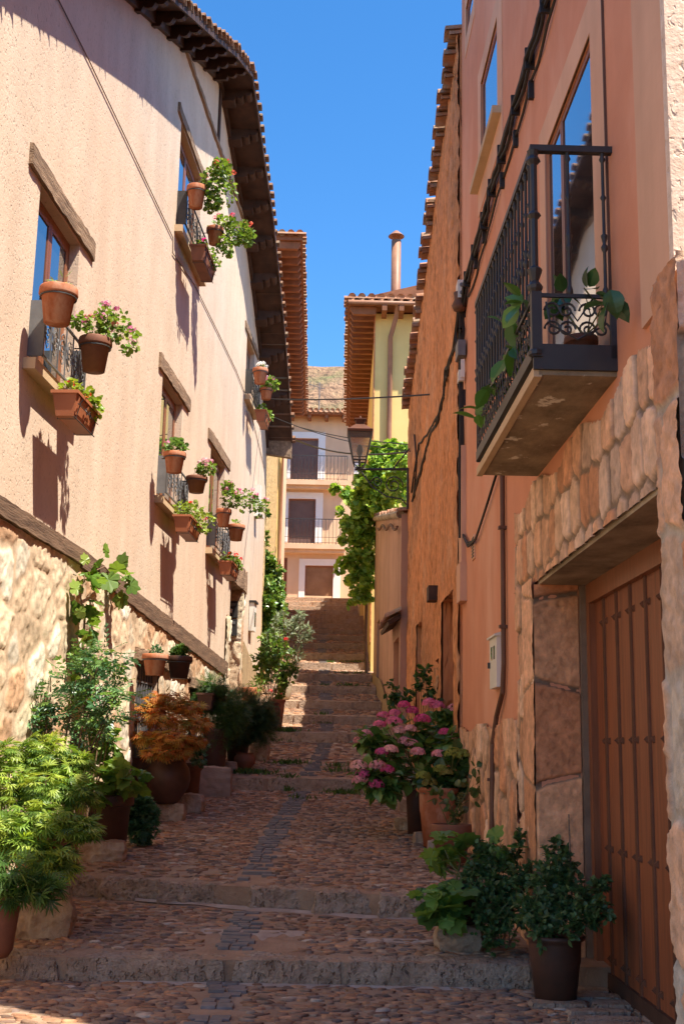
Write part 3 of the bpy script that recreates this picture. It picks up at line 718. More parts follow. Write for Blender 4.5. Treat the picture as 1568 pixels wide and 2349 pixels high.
def tilerow(W, s0, s1, zf, o0, o1, pitch=.21, drop=.12, r=.085, lift=.06, m=None, parent=None, name='roof_tiles', gap=0, layers=1, jit=.015):
    mb = MB(); rr = random.Random(int(s0*10)); s = s0
    while s < s1:
        for ly in range(layers):
            n = 6; V = []; ds = rr.uniform(-jit, jit); dz = rr.uniform(-jit, jit)*.7; oo = rr.uniform(-.02, .025)+ly*.02
            O1 = o1 if not callable(o1) else o1(s)
            for o, k in ((o0, 1.), (O1+oo, 1.12)):
                for j in range(n+1):
                    a = PI*j/n; V.append(W.w(s+ds+r*k*math.cos(a), zf(s)+lift+dz+ly*.07+r*k*math.sin(a)*.8-(drop if o != o0 else 0), o))
            for o, k in ((o0, .8), (O1+oo, .92)):
                for j in range(n+1):
                    a = PI*j/n; V.append(W.w(s+ds+r*k*math.cos(a), zf(s)+lift+dz+ly*.07+r*k*math.sin(a)*.8-(drop if o != o0 else 0)-.004, o))
            m1 = n+1
            Fs = [(j, j+1, m1+j+1, m1+j) for j in range(n)]+[(2*m1+j+1, 2*m1+j, 3*m1+j, 3*m1+j+1) for j in range(n)]+[(m1+j, m1+j+1, 3*m1+j+1, 3*m1+j) for j in range(n)]
            mb.add(V, Fs)
        s += pitch
    return mb.build(name, m or M['tile'], parent, False)
tilerow(L, 4, 24.2, lambda s: eave(s)+.0, -.6, lambda s: ov_(s)+.07, parent=lh, m=M['tiled'], drop=.02, lift=.05)
# closed end of the eave
mbp = MB(); mbp.hexa([L.w(23.9, 7.5, -.02), L.w(24.05, 7.5, -.02), L.w(24.05, 7.42, OV), L.w(23.9, 7.42, OV), L.w(23.9, 7.84, -.02), L.w(24.05, 7.84, -.02), L.w(24.05, 7.84, OV), L.w(23.9, 7.84, OV)])
mbp.build('eave_end_board', M['beamw'], lh)
# windows
wf = []
for i, (a, b, c, d) in enumerate(WIN):
    f = casement(L, lh, a, b, c, d, -.12, M['framew'], transom=0)
    roughbeam(L, a-.32+.06*(i % 2), b+.42, d, d+(.20 if i < 3 else .15), d+.02, d+.21 if i < 3 else d+.16, -.06, .03, 20+i, n=18, wob=.009).build('lintel', M['beamw'], lh)
    mb = MB(); mb.wbox(L, a-.1, b+.16, c-.09, c-.0, -.18, .1); mb.build('sill', M['sillst'], lh)
    # iron window guard
    g = MB(); p = .13; z0, z1 = c+.04, c+.50; s0, s1 = a-.02, b+.02
    for q in (s0, s1-.012): g.wbox(L, q, q+.012, z0, z1, 0, p)
    for z in (z0, z1-.015): g.wbox(L, s0, s1, z, z+.015, p-.02, p)
    n = 6
    for k in range(n+1):
        q = s0+(s1-s0)*k/n; g.wbox(L, q-.006, q+.006, z0, z1, p-.014, p-.004)
    for k in range(n):
        q = s0+(s1-s0)*(k+.5)/n; w = (s1-s0)/n*.42
        for zz, sg in ((z0+.14, 1), (z1-.14, -1)):
            pts = []
            for j in range(15):
                t = j/14; an = sg*(t*1.75*2*PI); r = w*(1-.62*t); pts.append(L.w(q+r*math.cos(an)*(1 if k % 2 else -1), zz+sg*.05+r*1.5*math.sin(an), p-.008))
            g.tube(pts, .005, 4, False)
    g.build('window_guard', M['igrey'] if i in (0, 1, 2) else M['iron'], lh)
# cellar windows with iron bars and wooden lintel
for i, (a, b, c, d) in enumerate(CEL):
    mb = MB(); mb.wbox(L, a, b, c, d, -.29, -.28); f = mb.build('window', M['glassd'], lh)
    g = MB(); n = 9
    for k in range(1, n): q = a+(b-a)*k/n; g.wbox(L, q-.012, q+.012, c, d, -.07, -.05)
    for z in (c+.25, (c+d)/2+.1, d-.2): g.wbox(L, a, b, z-.012, z+.012, -.08, -.045)
    g.build('window_bars', M['igrey'], lh)
    roughbeam(L, a-.15, b+(1.9 if i == 0 else .9), d, d+.16, d-.07 if i else d-.02, d+.12, -.05, .05, 30+i, wob=.015).build('lintel', M['beamw'], lh)
# doorway: far jamb, lintel, door leaf, pillar stones
mb = MB(); mb.wbox(L, DOOR[0], DOOR[1], 1.2, DOOR[3], -.44, -.40); dd = mb.build('door', M['doorw'], lh); mb = MB(); mb.tube([L.w(DOOR[1]-.2, 3.1, -.4), L.w(DOOR[1]-.2, 3.1, -.34), L.w(DOOR[1]-.2, 3.2, -.34)], .012); mb.build('handle', M['iron'], dd)
RED = [(.46, .24, .14), (.52, .29, .18), (.42, .20, .12), (.55, .36, .24), (.60, .42, .30)]
stone_patch('door_jamb', M['stoner'], L.w(DOOR[1]-.012, 1.2, -.4), (*L.n, 0), (0, 0, 1), (-L.d[0], -L.d[1], 0), .44, 3.05, .5, .42, lh, res=.025, relief=.02, seed=9, pal=WHITE, mort=(.6, .45, .3), brick=True, rough=.02)
stone_patch('door_surround', M['stone'], L.w(19.3, 1.2, .01), (*L.d, 0), (0, 0, 1), (*L.n, 0), .46, 2.4, .4, .4, lh, res=.03, relief=.03, seed=19, pal=WHITE, mort=(.6, .45, .3), brick=True, rough=.02)
stone_patch('door_surround', M['stone'], L.w(20.95, 1.2, .01), (*L.d, 0), (0, 0, 1), (*L.n, 0), .34, 3.3, .34, .4, lh, res=.03, relief=.03, seed=29, pal=WHITE, mort=(.6, .45, .3), brick=True, rough=.02)
roughbeam(L, 19.5, 21.35, 4.2, 4.62, 4.2, 4.6, -.3, .07, 44, wob=.03).build('door_lintel', M['beamw'], lh)
mb = MB(); mb.add([L.w(21.4, 1.8, .03), L.w(23.9, 2.2, .03), L.w(23.9, 2.75, .03), L.w(21.4, 3.35, .03), L.w(21.4, 1.8, 0), L.w(23.9, 2.2, 0), L.w(23.9, 2.75, 0), L.w(21.4, 3.35, 0)], [(0, 1, 2, 3), (3, 2, 6, 7), (0, 3, 7, 4), (1, 5, 6, 2)])
mb.build('cement_plinth', M['baser'], lh)
mb = MB(); g = [(8.0, 7.53), (8.86, 7.57), (9.81, 7.62), (13.8, 7.69), (13.83, 7.5), (15.34, 7.7), (17.3, 7.76), (19.33, 7.8), (21., 7.72), (22.4, 7.4), (23.6, 7.12)]
mb.tube([L.w(a, b, .012) for a, b in g], .006, 5, False)
tag(mb.build('wall_cable', M['cablebr'], loc=None), 'thin brown cable running the length of the upper peach stucco wall', 'cable')
mb = MB(); V0 = L.w(22.2, 3.62, .03)
mb.wbox(L, 22.1, 22.45, 3.62, 4.15, .01, .1); mbx = mb.build('meter_box', M['whitep'], loc=None)
tag(mbx, 'white meter box on the peach wall near its far corner', 'meter box'); mbx['_o'] = [0, 0, 0]
mb = MB(); mb.wbox(L, 22.18, 22.37, 3.72, 3.98, .1, .106); mb.build('window', M['glassd'], mbx)
mb = MB(); mb.wbox(L, 22.08, 22.47, 4.15, 4.19, .0, .13); mb.build('cover', M['cable'], mbx)
mb = MB(); mb.wbox(L, 22.4, 22.6, 5.9, 6.5, .0, .1); mb.wbox(L, 22.35, 22.65, 5.86, 5.9, 0, .16)
tag(mb.build('wall_vent_box', M['whitep']), 'slim white box high on the peach wall beside the pink geraniums', 'box')
# mailboxes on the far jamb of the doorway
for k, (zz, lb) in enumerate(((3.72, 'upper black mailbox on the jamb of the left doorway'), (3.40, 'lower black mailbox on the jamb of the left doorway'))):
    t = thing('mailbox', lb, 'mailbox', L.w(DOOR[1]-.1, zz, -.2), 'black mailboxes on the door jamb')
    q = MB(); q.wbox(L, DOOR[1]-.12, DOOR[1]-.035, zz, zz+.29, -.33, -.03); q.build('body', M['iron'], t)
    q = MB(); q.wbox(L, DOOR[1]-.125, DOOR[1]-.121, zz+.08, zz+.15, -.25, -.12); q.build('name_plate', M['whitep'], t)
    q = MB(); q.wbox(L, DOOR[1]-.13, DOOR[1]-.12, zz+.2, zz+.25, -.3, -.06); q.build('flap', M['igrey'], t)

# =================================================================== PINK HOUSE (right)
ph = thing('pink_house', 'terracotta pink rendered house with iron balcony and stone garage portal, on the right', 'house', R.w(8.5, 0, -.3))
ptop = plin([(4.3, 8.6), (8.3, 9.3), (11.4, 10.1), (12.32, 10.4)])  # unseen wall top, its slope shaped to set the shadow line across the street
PW = [(6.12, 7.5, 3.46, 5.52, .16), (9.62, 10.72, 7.0, 8.02, .16), (11.25, 11.9, 9.3, 9.68, .14)]
mb = wallmesh(R, 4.72, 12.32, -.1, ptop, PW+[(4.93, 7.97, -.05, 2.56, .39)], brk=[8.3, 8.75])
mb.build('wall', M['pink'], ph)
def surround(W, a, b, c, d, wl, wr, wt, wb, o=.004, th=.003):
    m_ = MB(); m_.wbox(W, a-wl, a, c-wb, d+wt, -.01, o+th); m_.wbox(W, b, b+wr, c-wb, d+wt, -.01, o+th); m_.wbox(W, a, b, d, d+wt, -.01, o+th)
    if wb: m_.wbox(W, a, b, c-wb, c, -.01, o+th)
    return m_
for (a, b, c, d, q), wd in zip(PW, ((.3, .2, .22, 0), (.28, .2, .2, .34), (.08, .08, .2, .2))):
    f = casement(R, ph, a, b, c, d, -.05, M['framew'], leaves=2 if b-a > 1.2 else 1, fw=.03, split=[0, .66, 1] if b-a > 1.2 else None, g=.035)
    surround(R, a, b, c, d, *wd).build('window_surround', M['pale'], ph)
mb = MB(); mb.wbox(R, 9.4, 10.95, 6.93, 7.0, -.1, .085); mb.build('sill', M['sillst'], ph)
mb = MB(); mb.wbox(R, 5.80, 5.812, 3.5, 8.8, 0, .014); mb.build('wall_groove', M['cablebr'], ph)
# near pier: smooth upper part on the corner, coarse front face towards the viewer
mb = MB(); mb.wbox(R, 4.715, 5.19, 3.36, 8.6, -.3, .022); mb.build('corner_band', M['pale'], ph)
mb = MB(); mb.wbox(R, 4.655, 4.715, 3.40, 8.6, -.6, .026); mb.build('corner_pier', M['roughcast'], ph)
# stone cladding
REDL = [(.70, .37, .21), (.76, .44, .27), (.64, .31, .165), (.72, .42, .255), (.78, .51, .34), (.66, .38, .23)]
def keepR(u, v):
    s = 4.82+u; z = v
    top = 3.22+.06*np.sin(s*5)
    return (z < top) & ~((s < 7.99) & (z < 2.58)) & ~((z < 2.6) & (s > 8.72+.05*np.sin(z*6)))
stone_patch('stone_cladding', M['stoner'], R.w(4.82, 0, .014), (*R.d, 0), (0, 0, 1), (*R.n, 0), 4.0, 3.4, .235, .33, ph, res=.0135, keep=keepR, relief=.02, brick=True, seed=41, pal=REDL+[(.74, .52, .38), (.72, .47, .33), (.70, .46, .31)], mort=(.27, .19, .13), mw=.036, rough=.006, jit=.26, warp=.13)
stone_patch('pilaster', M['stoner'], R.w(7.975, 0, .035), (*R.d, 0), (0, 0, 1), (*R.n, 0), .42, 2.6, .9, .62, ph, res=.015, relief=.012, seed=51, pal=REDL[:5], mort=(.33, .225, .15), brick=True, mw=.03, rough=.006, jit=.05, warp=.05)
stone_patch('pilaster', M['stoner'], R.w(7.972, 0, .04), (-R.n[0], -R.n[1], 0), (0, 0, 1), (-R.d[0], -R.d[1], 0), .30, 2.552, .8, .62, ph, res=.011, relief=.022, seed=52, pal=[(.68, .31, .15), (.74, .38, .20), (.62, .27, .13)], mort=(.24, .16, .11), brick=True, mw=.05, rough=.008, jit=.05, warp=.06)
stone_patch('near_pier_stones', M['stoner'], R.w(4.575, 0, .04), (*R.d, 0), (0, 0, 1), (*R.n, 0), .36, 3.46, .42, .58, ph, res=.016, relief=.02, seed=57, pal=REDL+[(.7, .56, .42)], mort=(.52, .42, .32), brick=True, mw=.05, rough=.012, jit=.12)
stone_patch('near_pier_stones', M['stoner'], R.w(4.57, 0, .055), (-R.n[0], -R.n[1], 0), (0, 0, 1), (-R.d[0], -R.d[1], 0), .55, 3.46, .6, .52, ph, res=.012, relief=.03, seed=58, pal=REDL+[(.7, .56, .42)], mort=(.36, .26, .18), brick=True, mw=.05, rough=.010, jit=.12, warp=.08)
mb = MB(); mb.wbox(R, 4.59, 4.925, -.05, 3.41, -.40, .03); mb.build('pier_core', M['stucco2'], ph)
stone_patch('stone_plinth', M['stoner'], R.w(8.72, 0, .016), (*R.d, 0), (0, 0, 1), (*R.n, 0), 3.58, 1.72, .30, .46, ph, res=.018, keep=lambda u, v: v < 1.66+.03*np.sin(u*4), relief=.026, seed=61, pal=REDL, mort=(.33, .225, .15), mw=.045, rough=.009, warp=.15)
mb = MB(); mb.wbox(R, 4.80, 7.972, 2.552, 2.72, -.38, .004); mb.build('garage_lintel', M['concrete'], ph)
mb = MB(); mb.wbox(R, 7.93, 7.966, 0, 2.552, -.38, -.27); mb.build('mortar_reveal', M['mortard'], ph)
# garage door
gd = MB(); gd.wbox(R, 4.84, 7.93, .04, 2.5, -.385, -.37)
gdo = gd.build('garage_door', M['wooddk'], ph)
for k in range(9):
    a = 7.93-(k+1)*.33; q = MB(); q.wbox(R, a+.014, a+.316, .10, 2.42, -.37, -.355); q.build('plank', M['doorw'], gdo)
q = MB()
for k in range(9):
    a = 7.93-k*.33; pts = [(math.cos(t)*.02, math.sin(t)*.03) for t in np.linspace(0, PI, 6)]
    V = [R.w(a+x, .10, -.37+y+.002) for x, y in pts]+[R.w(a+x, 2.42, -.37+y+.002) for x, y in pts]
    q.add(V, [(j, j+1, j+7, j+6) for j in range(5)])
q.build('moulding', M['studw'], gdo, True)
q = MB(); q.wbox(R, 4.84, 7.93, 2.42, 2.56, -.38, -.31); q.wbox(R, 7.85, 7.93, .05, 2.42, -.38, -.31); q.build('door_frame', M['framew'], gdo)
q = MB(); q.wbox(R, 4.84, 7.86, .02, .11, -.37, -.33); q.build('bottom_rail', M['wooddk'], gdo)
q = MB()
for z in (2.28, 1.52, .86, .2):
    for k in range(9):
        for dx in (.06, .27):
            a = 7.93-(k+1)*.33+dx; h = .032; c = R.w(a, z, -.355+.026)
            B = [R.w(a-.02, z-h, -.354), R.w(a+.02, z-h, -.354), R.w(a+.02, z+h*.3, -.354), R.w(a-.02, z+h*.3, -.354), R.w(a, z-h*.3, -.33)]
            q.add(B, [(0, 1, 4), (1, 2, 4), (2, 3, 4), (3, 0, 4)])
st = q.build('studs', M['studw'], gdo); st['kind'] = 'stuff'
# balcony --------------------------------------------------------------
bal = MB(); B0, B1, BO = 5.72, 7.95, .43
bal.wbox(R, B0+.02, B1, 3.31, 3.41, -.02, BO-.03); bo = bal.build('balcony', M['slabc'], ph)
q = MB(); q.wbox(R, B0, B0+.02, 3.335, 3.47, .0, BO); q.wbox(R, B0, B1, 3.405, 3.47, BO-.03, BO); q.build('fascia', M['iron'], bo)
q = MB(); q.wbox(R, B0+.02, B1, 3.30, 3.355, BO-.045, BO-.004); q.build('edge_strip', M['sillst'], bo)
q = MB()
q.wbox(R, B0-.01, B1, 4.54, 4.575, BO-.035, BO+.005); q.wbox(R, B0-.01, B0+.03, 4.54, 4.575, -.02, BO-.035); q.build('handrail', M['iron'], bo)
q = MB(); q.wbox(R, B0, B1, 3.725, 3.745, BO-.02, BO-.004); q.wbox(R, B0, B0+.016, 3.725, 3.745, 0, BO-.02); q.wbox(R, B0, B1, 3.47, 3.485, BO-.02, BO-.004); q.build('lower_rail', M['iron'], bo)
def baluster(s, o, r=.009, z0=3.74, z1=4.545):
    q = MB(); h = z1-z0; base = R.w(s, z0, o)
    pr = [(r, 0), (r*1.9, .01), (r*1.9, .03), (r, .05), (r, h*.30), (r*1.9, h*.32), (r*2.1, h*.335), (r, h*.36), (r*1.8, h*.40), (r*2., h*.415), (r, h*.43), (r, h*.66), (r*1.9, h*.68), (r, h*.70), (r, h*.93), (r*2, h*.95), (r*1.2, h*.975), (r*1.7, h)]
    q.lathe(pr, base, 8); return q
for k in range(19):
    baluster(B0+.12+k*.118, BO-.012).build('baluster', M['iron'], bo, True)
for o in (.05, .235): baluster(B0+.01, o).build('baluster', M['iron'], bo, True)
q = baluster(B0+.012, BO-.014, r=.02, z0=3.40); q.wbox(R, B0-.012, B0+.04, 3.4, 3.75, BO-.045, BO+.008); q.build('corner_post', M['iron'], bo, False)
q = MB(); q.wbox(R, B1-.02, B1, 3.4, 4.56, BO-.03, BO-.004); q.build('end_post', M['iron'], bo, False)
q = MB(); q.wbox(R, B0, B0+.02, 3.4, 3.745, 0, .03); q.build('wall_post', M['iron'], bo, False)
def spiral(fn, cx, cz, r, turns, sg, q, th=.005, n=20):
    q.tube([fn(cx+sg*(r*(1-.75*t))*math.cos(turns*2*PI*t), cz+(r*(1-.75*t))*math.sin(turns*2*PI*t)) for t in [j/n for j in range(n+1)]], th, 4, False)
q = MB()
fe = lambda a, z: R.w(B0+.008, z, a)
for cx in (.11, .29):
    for cz, sg in ((3.555, 1), (3.655, -1), (3.555, -1), (3.655, 1)):
        spiral(fe, cx+.035*sg, cz, .045, 1.4, sg, q, .0075)
q.tube([fe(.04, 3.7), fe(.06, 3.58), fe(.2, 3.5), fe(.34, 3.58), fe(.36, 3.7)], .007, 4, False); q.tube([fe(.12, 3.72), fe(.2, 3.6), fe(.28, 3.72)], .007, 4, False)
q.build('scrollwork', M['iron'], bo)
q = MB(); fs = lambda a, z: R.w(a, z, BO-.012)
for k in range(24):
    cx = B0+.09+k*.091
    for cz, sg in ((3.55, 1), (3.66, -1)): spiral(fs, cx+.0*sg, cz, .042, 1.3, sg if k % 2 else -sg, q, .006, 14)
    q.tube([fs(cx-.045, 3.48), fs(cx+.045, 3.73)], .005, 4, False)
q.build('scrollwork', M['iron'], bo)
for o in (B0+.6, B1-.3):
    pass
# cables, pipe, boxes on the pink wall ---------------------------------
def sag(W, pts, o, amp, n=5, seed=0):
    rr = random.Random(seed); out = []
    for (a, b) in zip(pts[:-1], pts[1:]):
        for k in range(n): t = k/n; out.append(W.w(a[0]+(b[0]-a[0])*t, a[1]+(b[1]-a[1])*t-amp*4*t*(1-t)+rr.uniform(-.2, .2)*amp, o+rr.uniform(-.01, .01)))
    out.append(W.w(*pts[-1], o)); return out
q = MB(); run = [(5.2, 6.62), (7.26, 6.55), (7.86, 6.5), (8.5, 6.5), (9.23, 6.47), (9.8, 6.45), (10.32, 6.38), (11.0, 6.36), (11.6, 6.33), (12.0, 6.15), (12.02, 5.17), (12.05, 3.66)]
for k, r_ in enumerate((.022, .018, .014)): q.tube(sag(R, [(a, b-.04*k) for a, b in run], .035+.02*(k % 2), .02, 4, k), r_, 6, False)
for a, b in run[1:-1]: q.wbox(R, a-.012, a+.012, b-.12, b+.05, .0, .07)
tag(q.build('cable_bundle', M['cable']), 'thick bundle of black cables clipped along the pink wall above the balcony', 'cable')
q = MB(); q.tube(sag(R, [(7.0, 6.36), (7.9, 6.3), (9.3, 6.25), (10.4, 6.15), (11.6, 6.1)], .02, .03, 4, 9), .011, 5, False)
for a in (7.9, 8.6, 9.3, 10.4, 11): q.wbox(R, a-.02, a+.02, 6.16, 6.3, 0, .04)
tag(q.build('thin_cable', M['cable']), 'thin black cable below the thick cable bundle on the pink wall', 'cable')
q = MB()
for k in range(2): q.tube([R.w(12.05-.02*k, 3.66, .03), R.w(11.6, 3.45+.03*k, .03), R.w(11.0, 3.42, .03), R.w(10.2, 3.6, .03), R.w(9.6, 3.75, .03), R.w(8.6, 3.5, .04), R.w(8.0, 3.42, .05)], .012, 5, False)
tag(q.build('looped_cable', M['cable']), 'black cable looping low across the pink wall beneath the balcony', 'cable')
q = MB(); q.tube([R.w(9.35, 3.9, .03), R.w(9.35, 2.12, .03), R.w(9.42, 1.9, .03), R.w(9.72, 1.72, .035), R.w(9.85, 1.5, .05), R.w(9.88, .7, .06), R.w(9.88, .4, .06)], .021, 8, False)
for z in (3.2, 2.4, 1.2): q.wbox(R, 9.32 if z > 2 else 9.85, 9.38 if z > 2 else 9.91, z, z+.025, 0, .065 if z > 2 else .09)
tag(q.build('drain_pipe', M['cablebr'], smooth=False), 'slim brown conduit pipe running down the pink wall past the meter box', 'pipe')
t = thing('meter_box', 'pale grey meter box with two dials on the pink wall behind the thin pipe', 'meter box', R.w(9.75, 1.95, .05))
q = MB(); q.wbox(R, 9.56, 9.96, 1.95, 2.36, .0, .055); q.hexa([R.w(9.54, 2.36, -.0), R.w(9.98, 2.36, 0), R.w(9.98, 2.36, .075), R.w(9.54, 2.36, .075), R.w(9.54, 2.40, -.0), R.w(9.98, 2.40, 0), R.w(9.98, 2.375, .075), R.w(9.54, 2.375, .075)]); q.build('body', M['whitep'], t)
for a in (9.66, 9.8): q = MB(); q.wbox(R, a, a+.07, 2.18, 2.29, .055, .058); q.build('window', M['glassd'], t)
q = MB(); q.wbox(R, 9.92, 9.945, 2.12, 2.17, .055, .075); q.build('latch', M['iron'], t)
q = MB(); q.wbox(R, 11.25, 11.45, 3.28, 3.52, -.01, .012); vb = q.build('wall_vent', M['pale']); tag(vb, 'small slotted vent grille low on the pink wall', 'vent'); vb['_o'] = [0, 0, 0]
q = MB()
for k in range(7): q.wbox(R, 11.28, 11.42, 3.30+k*.03, 3.315+k*.03, .012, .018)
q.build('slats', M['iron'], vb)
t = thing('junction_box', 'white junction box where cables meet at the corner of the pink wall', 'junction box', R.w(12.0, 6.2, .05))
q = MB(); q.wbox(R, 11.86, 12.04, 6.2, 6.4, .02, .10); q.build('body', M['whitep'], t); q = MB()
for z in (6.25, 6.34): q.tube([R.w(11.86, z, .06), R.w(11.84, z, .06)], .022, 8)
q.build('gland', M['igrey'], t)
t = thing('fuse_box', 'grey fuse box with white tags under the junction box', 'fuse box', R.w(12.0, 5.5, .05))
q = MB(); q.wbox(R, 11.85, 12.1, 5.55, 5.72, .02, .1); q.build('body', M['igrey'], t); q = MB(); q.wbox(R, 11.84, 11.86, 5.3, 5.5, .03, .07); q.wbox(R, 11.95, 12.08, 5.3, 5.42, .02, .08); q.build('tag', M['whitep'], t)
q = MB(); q.wbox(R, 11.98, 12.2, 3.35, 4.6, .0, .05); q.wbox(R, 11.93, 12.25, 2.95, 3.35, 0, .07)
tag(q.build('cable_conduit', M['pale']), 'pale painted cable trunking down the edge of the pink wall', 'conduit')

nh = thing('shade_house', 'pink rendered neighbour house nearest the viewer, past the right edge of the picture', 'house', (3, 1, 0))  # added out of view: shades the near street, top sloped to spare the pier
mb = wallmesh(Wall(1.75, 0, -1), -6, 4.25, -.1, plin([(-6, 9.2), (2.6, 9.2), (4.25, 4.4)]), brk=(2.6,), thick=6); mb.build('wall', M['pink'], nh)
# =================================================================== ORANGE HOUSE
oh = thing('orange_house', 'old house of cracked orange plaster with ragged tile verge, beyond the pink house', 'house', R.w(16, .6, -.3))
otop = plin([(12.32, 9.75), (14, 9.22), (16, 8.55), (18, 7.85), (19.75, 7.35)])
mb = wallmesh(R, 12.33, 19.75, .3, otop, [(12.75, 14.05, .6, 3.2, .22), (17.0, 17.8, 1.1, 3.3, .15)], off=.02, brk=(14, 16, 18))
mb.build('wall', M['orange'], oh)
nu, nv = 300, 330; gu, gv = np.meshgrid(np.linspace(0, 7.4, nu), np.linspace(0, 9.5, nv)); u = gu.ravel(); v = gv.ravel(); q3 = np.stack([u, v, u*0+5], 1)
tp = np.interp(u+12.34, [12.32, 14, 16, 18, 19.75], [9.75, 9.22, 8.55, 7.85, 7.35])
cr_ = 1-np.abs(fbm(q3*np.array([4.5, .8, 1]), 91, 3))*15; cr_ = np.clip(cr_, 0, 1)*(fbm(q3*np.array([1.2, .5, 1])+7, 92, 2) > -.15)
low = np.clip(fbm(q3*np.array([.9, .8, 1]), 93, 3)*1.6+.55*(2.6-v)/1.2*(u > 1.4)*(u < 4.6)-.15, 0, 1)
pit = np.clip(-fbm(q3*np.array([11, 5, 1]), 94, 3)*2.2-.45, 0, 1)
hh = .018*fbm(q3*1.3, 95, 3)+.010*fbm(q3*7, 96, 3)-.035*cr_-.03*pit+low*(.03*fbm(q3*6, 97, 3)-.012)
cb = np.array([.72, .31, .13])*(1+.16*fbm(q3*np.array([1.5, .5, 1]), 98, 4))[:, None]
pale = np.clip(fbm(q3*np.array([2.2, 1.5, 1]), 99, 4)*2.8-.4, 0, 1)[:, None]; cb = cb*(1-pale*.55)+np.array([.68, .40, .245])*pale*.55
cb = cb*(1-low[:, None]*.8)+np.array([.40, .21, .11])*(1+.5*fbm(q3*9, 101, 3))[:, None]*low[:, None]*.8; cb = cb*(1-.6*cr_-.35*pit)[:, None]
Pw = np.array([R.w(0, .3, .05)])+(u+12.34)[:, None]*np.array([*R.d, 0])+v[:, None]*np.array([0, 0, 1.])+hh[:, None]*np.array([*R.n, 0])
idx = np.arange(nu*nv).reshape(nv, nu); Q = np.stack([idx[:-1, :-1], idx[:-1, 1:], idx[1:, 1:], idx[1:, :-1]], -1).reshape(-1, 4)
uc = u[Q].mean(1)+12.34; vc = v[Q].mean(1)+.3; kp = (vc < tp[Q].min(1)-.02) & ~((uc > 12.75) & (uc < 14.05) & (vc < 3.2)) & ~((uc > 17) & (uc < 17.8) & (vc < 3.3) & (vc > 1.1))
mesh('plaster', Pw, [Q[kp]], M['stoner'], oh, True, col=np.clip(cb, 0, 1))
mb = MB(); mb.wbox(R, 12.8, 14.0, .62, 3.15, -.19, -.16); do = mb.build('door', M['brownr'], oh)
mb = MB(); mb.wbox(R, 13.37, 13.42, .62, 3.15, -.16, -.15); mb.build('door_joint', M['wooddk'], do)
roughbeam(R, 12.6, 14.6, 3.2, 3.38, 3.2, 3.38, -.1, .035, 61, wob=.01).build('door_lintel', M['orange'], oh)
mb = MB(); mb.wbox(R, 14.45, 14.75, 3.28, 3.46, -.1, .16); mb.build('beam_stub', M['wooddk'], oh)
tilerow(R, 12.4, 19.9, lambda s: otop(s)+.02, -.5, .15, parent=oh, m=M['tile'], pitch=.30, r=.12, layers=2, lift=-.02, drop=.10, jit=.045)
mb = MB()
for i in range(24):
    s = 12.5+i*.31; mb.wbox(R, s, s+.22, otop(s)-.05, otop(s)-.01, -.1, .14)
mb.build('verge_boards', M['tiled'], oh)
stone_patch('exposed_stones', M['stoner'], R.w(14.3, .8, .025), (*R.d, 0), (0, 0, 1), (*R.n, 0), 2.6, 2.2, .3, .22, oh, res=.03, keep=lambda u, v: (v < 1.75-.55*u+.25*np.sin(u*7)+.2*np.sin(v*9+u*3)), relief=.04, seed=71, pal=[(.5, .27, .13), (.45, .24, .12), (.56, .34, .2)], mort=(.5, .25, .12), mw=.06, rough=.03)
q = MB(); rr = random.Random(4)
def ptrace(pts, o, r, wob, seed, q):
    rr = random.Random(seed); out = []
    hs = [R.hit(x, y, o) for x, y in pts]
    for (a, b) in zip(hs[:-1], hs[1:]):
        for k in range(4): t = k/4; out.append(R.w(a[0]+(b[0]-a[0])*t+rr.uniform(-wob, wob), a[1]+(b[1]-a[1])*t+rr.uniform(-wob, wob), o))
    out.append(R.w(*hs[-1], o)); q.tube(out, r, 5, False)
for k, (tr, r) in enumerate(((((1052, 705), (1040, 800), (1022, 850), (1018, 900), (1005, 960), (985, 1000), (970, 1060), (955, 1110), (945, 1150)), .022), (((1056, 760), (1030, 830), (1020, 880), (1010, 940), (985, 985), (960, 1020), (950, 1080), (943, 1130)), .016), (((950, 1000), (955, 1060), (948, 1140)), .014), (((1050, 700), (1045, 760), (1050, 820)), .014))):
    ptrace(tr, .06, r, .03, k, q)
tag(q.build('tangled_cables', M['cable']), 'tangled dark cables drooping along the cracked orange plaster wall', 'cable')
q = MB(); q.lathe([(0, 0), (.06, .0), (.08, .05), (.05, .12), (.06, .2), (0, .22)], R.w(*R.hit(1052, 712, .08), .08), 10)
tag(q.build('cable_insulator', M['cablebr'], smooth=True), 'round dark insulator knob where cables enter the orange wall', 'insulator')

# =================================================================== BROWN HOUSE, YELLOW HOUSES, CENTRE
BW = Wall(1.01, -.033, -1, 19.6)
def bw_w(): pass
bh = thing('brown_annex', 'low dusty brown rendered house with tiled hood over its door, below the grapevine', 'house', (1.5, 23, 1.3))
bt = plin([(-.0, 5.4), (7.2, 6.75)])
mb = wallmesh(BW, 0., 7.1, 1.0, bt, [(.25, 1.35, 1.2, 3.35, .15), (5.2, 6.0, 1.8, 4.2, .12)], thick=1.2); mb.build('wall', M['brownr'], bh)
mb = MB(); mb.add([BW.w(1.5, .9, .03), BW.w(7.1, 2.0, .03), BW.w(7.1, 3.2, .03), BW.w(4.2, 2.85, .03), BW.w(1.5, 2.1, .03)], [(0, 1, 2, 3, 4)]); mb.add([BW.w(1.5, .9, .03), BW.w(1.5, 2.1, .03), BW.w(1.5, 2.1, -.02), BW.w(1.5, .9, -.02)], [(0, 1, 2, 3)]); mb.build('cement_base', M['baser'], bh)
mb = MB(); mb.wbox(BW, .27, 1.33, 1.2, 3.33, -.13, -.1); mb.build('door', M['orange'], bh)
mb = MB(); mb.wbox(BW, 5.22, 5.98, 1.8, 4.18, -.1, -.08); mb.build('door', M['wooddk'], bh)
